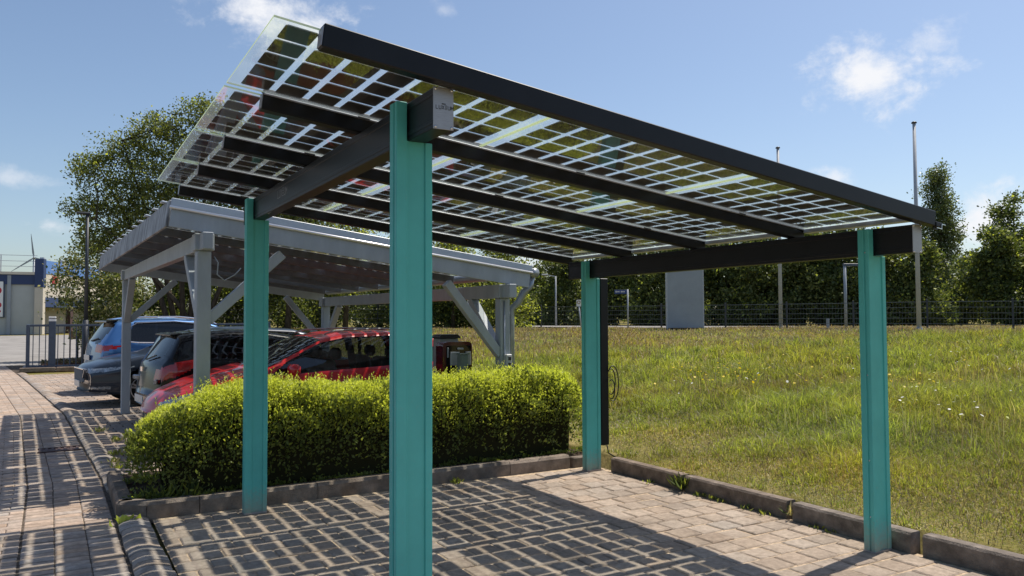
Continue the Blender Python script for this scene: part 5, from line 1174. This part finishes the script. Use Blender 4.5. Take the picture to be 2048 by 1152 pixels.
# stop sign at the road, leaning slightly
x, y = 18.43, 24.43; g = gnd(x, y); t = thing('stop_sign', (x, y, g), 'small white square sign with an ochre ring on a leaning thin pole', 'sign')
b = MB(origin=(x, y, g)); b.cyl((x, y, g - 0.1), (x - 0.11, y + 0.03, g + 1.0), 0.03, 0.03, 8); b.build('pole', 'polegrey', t, True)
v2 = np.array([x, y]) - CAM[:2]; v2 /= np.linalg.norm(v2); Mt = frame((v2[1], -v2[0], 0), (v2[0], v2[1], 0), (0, 0, 1)); c0 = np.array([x - 0.12, y + 0.03, g + 1.13])
b = MB(origin=(x, y, g)); b.box(c0, (0.20, 0.02, 0.28), Mt, 0.004); sp_ = b.build('sign_plate', 'white', t)
b = MB(origin=(x, y, g)); b.lathe(c0 + np.array([-v2[0], -v2[1], 0]) * 0.014 + [0, 0, 0.035], [(0.048, 0), (0.048, 0.004), (0.078, 0.004), (0.078, 0)], frame((v2[1], -v2[0], 0), (0, 0, 1), (-v2[0], -v2[1], 0)), 20); b.build('ring', 'ochre', sp_)
# far lamp
x, y = 21.89, 31.68; g = gnd(x, y); t = thing('thin_lamp', (x, y, g), 'thin grey street lamp beyond the road, left of the far right teal post', 'street lamp')
b = MB(origin=(x, y, g)); b.cyl((x, y, g), (x, y, 3.85), 0.05, 0.035, 8); b.build('pole', 'polegrey', t, True)
b = MB(origin=(x, y, g)); b.bar((x, y, 3.83), (x - 0.40, y + 0.22, 3.93), 0.05, 0.05); b.box((x - 0.52, y + 0.29, 3.94), (0.34, 0.16, 0.07), rotz(-0.5), 0.02); b.build('lamp_head', 'polegrey', t)
# grey blue post with a cross arm, partly behind the right teal post
x, y = 24.91, 16.02; g = gnd(x, y); t = thing('arm_post', (x, y, g), 'slate blue post with a side arm just left of the rightmost teal post', 'post')
b = MB(origin=(x, y, g)); b.cyl((x, y, g - 0.1), (x, y, 3.58), 0.055, 0.055, 10); b.build('pole', 'boardgrey', t, True)
b = MB(origin=(x, y, g)); b.bar((x - 0.05, y + 0.03, 3.60), (x + 0.55, y - 0.32, 3.60), 0.12, 0.10, (0, 0, 1), 0.01); b.build('arm', 'bluepost', t)
x, y = 24.6, 16.6; g = gnd(x, y); b = MB(origin=(x, y, g)); b.cyl((x, y, g), (x, y, g + 0.40), 0.06, 0.06, 12); b.lathe((x, y, g + 0.40), [(0.065, 0), (0.06, 0.04), (0, 0.06)], None, 12)
o = b.build('marker_post', 'boardgrey'); o.location = (x, y, g); tag(o, 'short grey marker post in front of the fence right of the left flagpole', 'post')
# white notice on a post near the timber carport
x, y = 14.0, 25.86; g = gnd(x, y); t = thing('notice_sign', (x, y, g), 'white rectangular notice on a post seen past the right timber brace', 'sign')
b = MB(origin=(x, y, g)); b.box((x, y, g + 0.62), (0.10, 0.06, 1.4), rotz(-0.5), 0.006); b.build('post', 'polegrey', t)
b = MB(origin=(x, y, g)); b.box((x - 0.16, y + 0.06, g + 1.12), (0.42, 0.03, 0.28), rotz(-0.5), 0.004); b.build('board', 'white', t)
b = MB(origin=(x, y, g)); b.box((x - 0.16 - 0.01, y + 0.06 - 0.02, g + 1.06), (0.40, 0.012, 0.02), rotz(-0.5)); b.build('rule_line', 'boardgrey', t)
# parcel box by the store
x, y = T(154, 33); b = MB(origin=(x, y, 0)); b.box((x, y, 0.95), (0.55, 0.35, 0.32), None, 0.02); b.box((x, y, 1.125), (0.60, 0.40, 0.04), None, 0.01)
for s_ in (-1, 1): b.box((x + s_ * 0.22, y, 0.40), (0.06, 0.06, 0.80))
o = b.build('parcel_box', 'brown'); o.location = (x, y, 0); tag(o, 'brown box on legs right of the store porch', 'box')
# road beyond the right fence
rd = []
for a, c in ((-8, 0.012), (1, 0.012)): pass
pts = np.array([(16.0, 34.0), (22.2, 26.0), (27.0, 17.0), (30.0, 8.0), (31.0, -4.0)]); off = np.array([(-1, 0.1)] * 5); V = []; W2 = 4.5
for i in range(len(pts)):
    d = pts[min(i + 1, 4)] - pts[max(i - 1, 0)]; d = d / np.linalg.norm(d); nn_ = np.array([-d[1], d[0]])
    for s_ in (0, 1): q = pts[i] + nn_ * s_ * W2; V.append((q[0], q[1], gnd(*q) + 0.045))
tag(fast_mesh('far_road', np.array(V), np.array([[2 * i, 2 * i + 1, 2 * i + 3, 2 * i + 2] for i in range(4)]), ['asphalt']), kind='structure')

# ------------------------------------------------------------------ store, turbine
t = thing('store_building', (-3.0, 99.5, 0), 'low grey store with navy roof band and bright cream porch across the road', 'building')
o0 = (-3.0, 99.5, 0)
fx = np.array([-0.862, 0.507, 0]); fx = np.array([-1, 0.06, 0]); fx /= np.linalg.norm(fx); fy = np.array([fx[1], -fx[0], 0]) * 1.0; fy = np.array([0.06, 1, 0]) / np.hypot(1, .06); Mf = np.array([-fx, fy, [0, 0, 1.]]).T
def bp(s_, d, z): return np.array([-3.0, 99.5, 0]) + fx * s_ + fy * d + np.array([0, 0, z])
b = MB(origin=o0); b.box(bp(20, 10, 2.8), (40, 20, 5.6), Mf)
b.build('wall', 'clad', t)
b = MB(origin=o0); b.box(bp(20, 9.9, 6.15), (40.1, 20.2, 1.1), Mf); b.build('roof_band', 'navyband', t)
b = MB(origin=o0); b.box(bp(20, 9.9, 6.86), (40.4, 20.6, 0.30), Mf); b.build('roof_edge', 'cream', t)
b = MB(origin=o0); b.box(bp(3.05, -0.12, 3.3), (0.35, 0.3, 6.6), Mf); b.build('downpipe', 'boardgrey', t)
b = MB(origin=o0)
for k in range(6): b.cyl(bp(4.0 + k * 6, 1.0, 7.0), bp(4.0 + k * 6, 1.0, 9.0), 0.06, 0.06, 6)
for z in (7.7, 8.3, 8.95): b.bar(bp(0.5, 1.0, z), bp(36, 1.0, z), 0.05, 0.05)
b.build('roof_railing', 'polegrey', t)
wd = np.array([0.42, 0.9075, 0]); wi = np.array([-0.9075, 0.42, 0]); Mw_ = np.array([wd, wi, [0, 0, 1.]]).T
def wp(s_, d, z): return np.array([-2.9, 99.3, 0]) + wd * s_ + wi * d + np.array([0, 0, z])
def wbox(nm, s0, s1, d0, d1, z0, z1, m_, par=None):
    b = MB(origin=o0); b.box(wp((s0 + s1) / 2, (d0 + d1) / 2, (z0 + z1) / 2), (s1 - s0, d1 - d0, z1 - z0), Mw_); return b.build(nm, m_, par or t)
wbox('corner_pier', -0.5, 0.1, -0.35, 0.6, 5.3, 8.5, 'navyband'); wbox('corner_pier', -0.45, 0.1, -0.3, 0.6, 0, 5.3, 'cream')
wbox('blue_parapet', 0.1, 18, -0.05, 0.5, 6.9, 8.4, 'skyband')
pf = wbox('fascia', 0.1, 18, 0.0, 2.0, 4.2, 6.9, 'cream')
wbox('red_mark', 2.2, 3.6, -0.08, 0, 5.8, 6.7, 'redprint', pf); wbox('lettering_rail', 1.2, 9, -0.06, 0, 5.45, 5.6, 'boardgrey', pf)
wbox('navy_canopy', 0.1, 18.2, -0.15, 8, 3.1, 4.2, 'navyband')
wbox('porch_wall', 0.1, 18, 2.5, 8, 0, 3.1, 'cream')
for k in (7.0, 13.0): wbox('porch_column', k, k + 0.7, 0.05, 0.6, 0, 3.1, 'iron')
for k in range(3): wbox('roof_lamp', 0.6 + k * 4.5, 1.0 + k * 4.5, 0.2, 0.6, 8.4, 8.75, 'polegrey')
b = MB(origin=o0); b.box(bp(5.15, -0.1, 3.95), (3.4, 0.2, 4.1), Mf, 0.02); pp = b.build('poster_frame', 'bluepost', t)
b = MB(origin=o0); b.box(bp(5.15, -0.22, 3.95), (3.1, 0.05, 3.9), Mf); ps = b.build('poster', 'white', pp)
b = MB(origin=o0)
for (s_, z, r) in ((3.95, 4.9, 0.22), (3.9, 3.3, 0.18), (4.25, 4.2, 0.35), (5.2, 4.9, 0.6), (5.5, 3.4, 0.5), (6.1, 4.2, 0.4), (3.85, 2.6, 0.08)):
    a = np.linspace(0, 2 * math.pi, 12, endpoint=False); b.add([bp(s_ + r * math.cos(q), -0.25, z + 1.5 * r * math.sin(q)) for q in a], [tuple(range(12))])
pp.children and None
b.build('print', 'redprint', pp, fixn=False)
tb = np.array([-42.3, 1756.0, 0.0]); t = thing('wind_turbine', tuple(tb), 'distant three bladed wind turbine above the store roof', 'wind turbine')
hub = tb + [0, -6, 122]
b = MB(origin=tb); b.cyl(tb, tb + [0, 0, 120], 3.2, 1.9, 16); b.build('tower', 'turbine', t, True)
b = MB(origin=tb); b.box(hub + [0, 5, 0], (4, 11, 4), None, 0.8); b.build('nacelle', 'turbine', t)
b = MB(origin=tb); b.lathe(hub, [(0, 2.5), (1.6, 1.4), (2.1, -1.0)], frame((1, 0, 0), (0, 0, 1), (0, -1, 0)), 16); b.build('hub', 'turbine', t, True)
for a in (97, 217, 337):
    d = np.array([math.cos(R(a)), 0, math.sin(R(a))]); e = np.array([-d[2], 0, d[0]]); b = MB(origin=tb); L = 46
    V = []
    for f, w in ((0.02, 1.6), (0.2, 3.4), (0.5, 2.5), (0.8, 1.6), (1.0, 0.5)):
        for dy in (-0.4, 0.4): V += [hub + d * L * f + e * w * 0.65 + [0, dy, 0], hub + d * L * f - e * w * 0.35 + [0, dy, 0]]
    F = []
    for i in range(4): k = i * 4; F += [(k, k + 1, k + 5, k + 4), (k + 2, k + 6, k + 7, k + 3), (k, k + 4, k + 6, k + 2), (k + 1, k + 3, k + 7, k + 5)]
    b.add(V, F + [(16, 17, 19, 18)]); b.build('blade', 'turbine', t)

# ------------------------------------------------------------------ meadow
def blades(P, h, lean, w, name, mats, mi, tint, bend=0.5):
    n = len(P); az = rng.uniform(0, 2 * math.pi, n); d = np.stack([np.cos(az), np.sin(az), 0 * az], 1); s = np.stack([-d[:, 1], d[:, 0], 0 * az], 1)
    fa = rng.uniform(0, 2 * math.pi, n); s = np.stack([np.cos(fa), np.sin(fa), 0 * fa], 1)
    h = h[:, None]; lean = lean[:, None]; w = np.broadcast_to(w, (n,))[:, None]
    m = P + d * lean * h * 0.30 + np.array([0, 0, 1]) * h * 0.55; tp = P + d * lean * h + np.array([0, 0, 1]) * h * (1 - 0.35 * lean)
    V = np.stack([P - s * w / 2, P + s * w / 2, m - s * w * 0.42, m + s * w * 0.42, tp], 1).reshape(-1, 3); k = np.arange(n) * 5
    F = np.concatenate([np.stack([k, k + 1, k + 3], 1), np.stack([k, k + 3, k + 2], 1), np.stack([k + 2, k + 3, k + 4], 1)])
    return fast_mesh(name, V, F, mats, np.tile(mi, 3), np.tile(tint, 3) if np.ndim(tint) == 1 else np.tile(tint, (3, 1)))
def scatter(n, dmin, dmax, power, margin=0.12):
    """points on the meadow in a wedge in front of the camera position, slightly wider than the view"""
    out = []
    while sum(len(o) for o in out) < n:
        m = n
        D = dmin + (dmax - dmin) * rng.uniform(size=m) ** power
        L = rng.uniform(-0.50 - margin, 0.66 + margin, m) * D
        x = CAM[0] + FW[0] * D + RT[0] * L; y = CAM[1] + FW[1] * D + RT[1] * L
        ok = (x > 3.90) & ~((x < 4.4) & (y > 4.0) & (y < 24) & (x < 4.0))
        out.append(np.stack([x[ok], y[ok]], 1))
    return np.concatenate(out)[:n]
XY = np.concatenate([scatter(150000, 5.0, 13, 0.75), scatter(110000, 12, 34, 1.0), scatter(60000, 4.3, 8.5, 0.9)])
ct = scatter(3800, 4.8, 20, 0.8); ct = ct[rng.uniform(size=len(ct)) < 0.25 + 0.75 * (vnoise(ct[:, 0], ct[:, 1], 0.7, 61) > 0.5)]
NB = len(XY); XY = np.concatenate([XY, np.repeat(ct, 22, axis=0) + rng.normal(0, 0.045, (len(ct) * 22, 2))]); XY = XY[(np.arange(len(XY)) < NB) | (XY[:, 0] > 3.92)]
X, Y = XY.T; istuft = np.arange(len(X)) >= NB; D = (X - CAM[0]) * FW[0] + (Y - CAM[1]) * FW[1]; Z = hgt(X, Y)
kd = X - 3.85                                                     # distance from the kerb line
patch = vnoise(X, Y, 0.45, 41); patch2 = vnoise(X, Y, 1.6, 42); patch3 = vnoise(X, Y, 5.0, 43)
lush = np.clip(0.25 + 0.42 * sstep(kd, 0.5, 5.0) + 0.6 * (patch - 0.5) + 0.6 * (patch2 - 0.5), 0, 1)
far = sstep(D, 17, 29)
p_seed = np.clip(0.05 + 0.62 * far + 0.35 * (patch - 0.5) * (D > 12), 0.02, 0.75)
p_straw = np.clip(0.60 - 0.62 * lush + 0.30 * np.exp(-kd / 0.7) - 0.1 * far, 0.04, 0.85)
u = rng.uniform(size=len(X)); mi = np.where(u < p_seed, 2, np.where(u < p_seed + p_straw * (1 - p_seed), 1, 0))
h = (0.05 + 0.20 * lush * (0.45 + 0.9 * patch3) + 0.03 * far) * rng.uniform(0.6, 1.25, len(X)) * (0.35 + 0.65 * sstep(kd, 0.0, 1.2))
h = np.where(mi == 2, h * 1.15 + 0.02 * far + 0.04, h); h = np.where(mi == 1, h * 0.8, h); h = np.where(istuft, h * 1.35 + 0.05, h); mi = np.where(istuft & (rng.uniform(size=len(X)) < 0.8), 0, mi); h = h * (1 - 0.5 * sstep(D, 19, 27)); h = np.minimum(h, 0.42); stalk = (rng.uniform(size=len(X)) < 0.016) & (kd > 2.2) & (D < 22); h = np.where(stalk, rng.uniform(0.20, 0.38, len(X)), h); mi = np.where(stalk, np.where(rng.uniform(size=len(X)) < 0.6, 2, 1), mi)
lean = np.where(mi == 1, rng.uniform(0.3, 1.3, len(X)), rng.uniform(0.12, 1.05, len(X)))
lean = np.where(stalk, rng.uniform(0.05, 0.3, len(X)), lean)
w = np.where(mi == 2, 0.006, 0.0075) * (1 + np.clip(D - 7, 0, None) * 0.13)
tint = rng.uniform(0.65, 1.3, len(X)) * (0.75 + 0.5 * patch2)
hue = vnoise(X, Y, 0.8, 44); tr_ = tint * (0.90 + 0.22 * hue); tb_ = tint * (0.9 + 0.25 * (1 - hue))
o = blades(np.stack([X, Y, Z - 0.01], 1), h, lean, w, 'meadow_grass', ['grass', 'straw', 'seed'], mi, np.stack([tr_, tint, tb_], 1))
tag(o, 'sunlit rough meadow of green grass, straw and brown seed heads right of the bay', 'grass', kind='stuff')
# flowers
def flower_patch(name, m_, centres, lab, sz):
    pts = []
    for (px, py, D_, n, sp) in centres:
        c = CAM + FW * D_ + RT * ((px - 1024) / 1556.96 * D_)
        q = rng.normal(0, sp, (n, 2)) + c[:2]; pts.append(q)
    q = np.concatenate(pts); q = q[q[:, 0] > 4.2]; z = hgt(q[:, 0], q[:, 1]) + rng.uniform(0.20, 0.34, len(q))
    b = []; F = []
    for (x, y), zz in zip(q, z):
        r = sz * rng.uniform(0.7, 1.3); a = np.arange(6) * math.pi / 3; tl = rng.normal(0, 0.35, 2); k = len(b)
        for t_ in a: b.append((x + r * math.cos(t_), y + r * math.sin(t_), zz + r * (math.cos(t_) * tl[0] + math.sin(t_) * tl[1])))
        F.append([k, k + 1, k + 2, k + 3]); F.append([k, k + 3, k + 4, k + 5])
    o = fast_mesh(name, np.array(b), np.array(F), [m_], None, np.ones(len(F))); tag(o, lab, 'flowers', kind='stuff')
flower_patch('white_flowers', 'petalw', [(1860, 850, 9.5, 18, 0.55), (1960, 800, 11, 12, 0.8), (1990, 925, 8.0, 12, 0.35), (1760, 830, 10.5, 14, 0.5), (1900, 760, 13, 20, 0.9), (1570, 750, 13, 10, 0.6), (1300, 800, 12, 8, 0.8), (980, 745, 14, 10, 0.8), (1460, 790, 12, 10, 0.9)], 'scattered small white flowers in the meadow right of the rightmost teal post', 0.015)
flower_patch('yellow_flowers', 'petaly', [(1440, 725, 14, 30, 0.55), (1520, 780, 12, 14, 0.5), (1840, 800, 11, 20, 0.4), (1380, 760, 13, 14, 0.6), (970, 715, 16, 12, 0.5), (1700, 740, 14, 14, 1.0), (1950, 700, 15, 12, 1.0), (1480, 745, 13, 14, 0.4)], 'scattered small yellow flowers in the middle of the meadow', 0.017)
# weeds in the joints and along the kerbs
def weed(x, y, z, n, hh, lab, m_=('grass', 'shoot'), spread=0.05, broad=0.02, group=None):
    az = rng.uniform(0, 6.28, n); P = np.stack([x + rng.normal(0, spread * 0.4, n), y + rng.normal(0, spread * 0.4, n), np.full(n, z)], 1)
    d = np.stack([np.cos(az), np.sin(az), rng.uniform(0.6, 2.4, n)], 1); d /= np.linalg.norm(d, axis=1, keepdims=True)
    V, F = leaves(P, d, rng.uniform(0.5, 1.1, n) * hh, broad / hh * 2.2, 0.5)
    o = fast_mesh('weed', V - np.array([x, y, z]), F, list(m_), np.tile((rng.uniform(size=n) < 0.5).astype(int), 2), np.tile(rng.uniform(0.7, 1.3, n), 2)); o.location = (x, y, z)
    return tag(o, lab, 'weed', group)
weed(-0.86, 3.42, 0.0, 22, 0.085, 'yellow green broad leaved weed at the corner of the hedge kerb', ('shoot', 'shoot'), 0.09, 0.024)
weed(3.66, 2.04, 0.02, 60, 0.17, 'tall grass tuft sprouting between two kerb stones', ('leafdark', 'grass'), 0.07, 0.005)
weed(3.70, 0.82, 0.03, 26, 0.12, 'small grass tuft in the gap between the two middle kerb stones', ('leafdark', 'straw'), 0.05, 0.004)
weed(2.02, 3.42, 0.0, 24, 0.07, 'low weed at the foot of the hedge kerb under the solar roof', ('grass', 'grass'), 0.08, 0.012)
for k, (x, y) in enumerate([(3.64, 1.78), (3.63, 1.62), (3.64, 1.50), (3.63, 1.25), (3.62, 1.02), (3.64, 0.55), (3.64, 0.42), (3.60, 2.45)]):
    weed(x + rng.normal(0, 0.01), y, 0.0, 12, rng.uniform(0.03, 0.06), 'tiny green weed along the foot of the kerb stones beside the meadow', ('leafdark', 'grass'), 0.06, 0.009, 'tiny weeds along the kerb stones')
for k, (x, y, hh) in enumerate([(-0.52, 3.70, 0.15), (-0.38, 3.67, 0.17), (-0.66, 3.76, 0.11)]):
    weed(x, y, 0.11, 34, hh, 'grass tuft at the left foot of the hedge', ('grass', 'leafdark'), 0.10, 0.006, 'grass tufts at the left foot of the hedge')
for k, (x, y) in enumerate([(-0.80, 6.3), (-0.72, 6.9), (-0.78, 5.9), (-0.66, 8.1), (-0.80, 9.2)]):
    weed(x, y, 0.0, 20, 0.09, 'dry weed in the gutter between street kerb and timber carport lot', ('straw', 'grass'), 0.09, 0.012, 'dry weeds in the lot gutter')
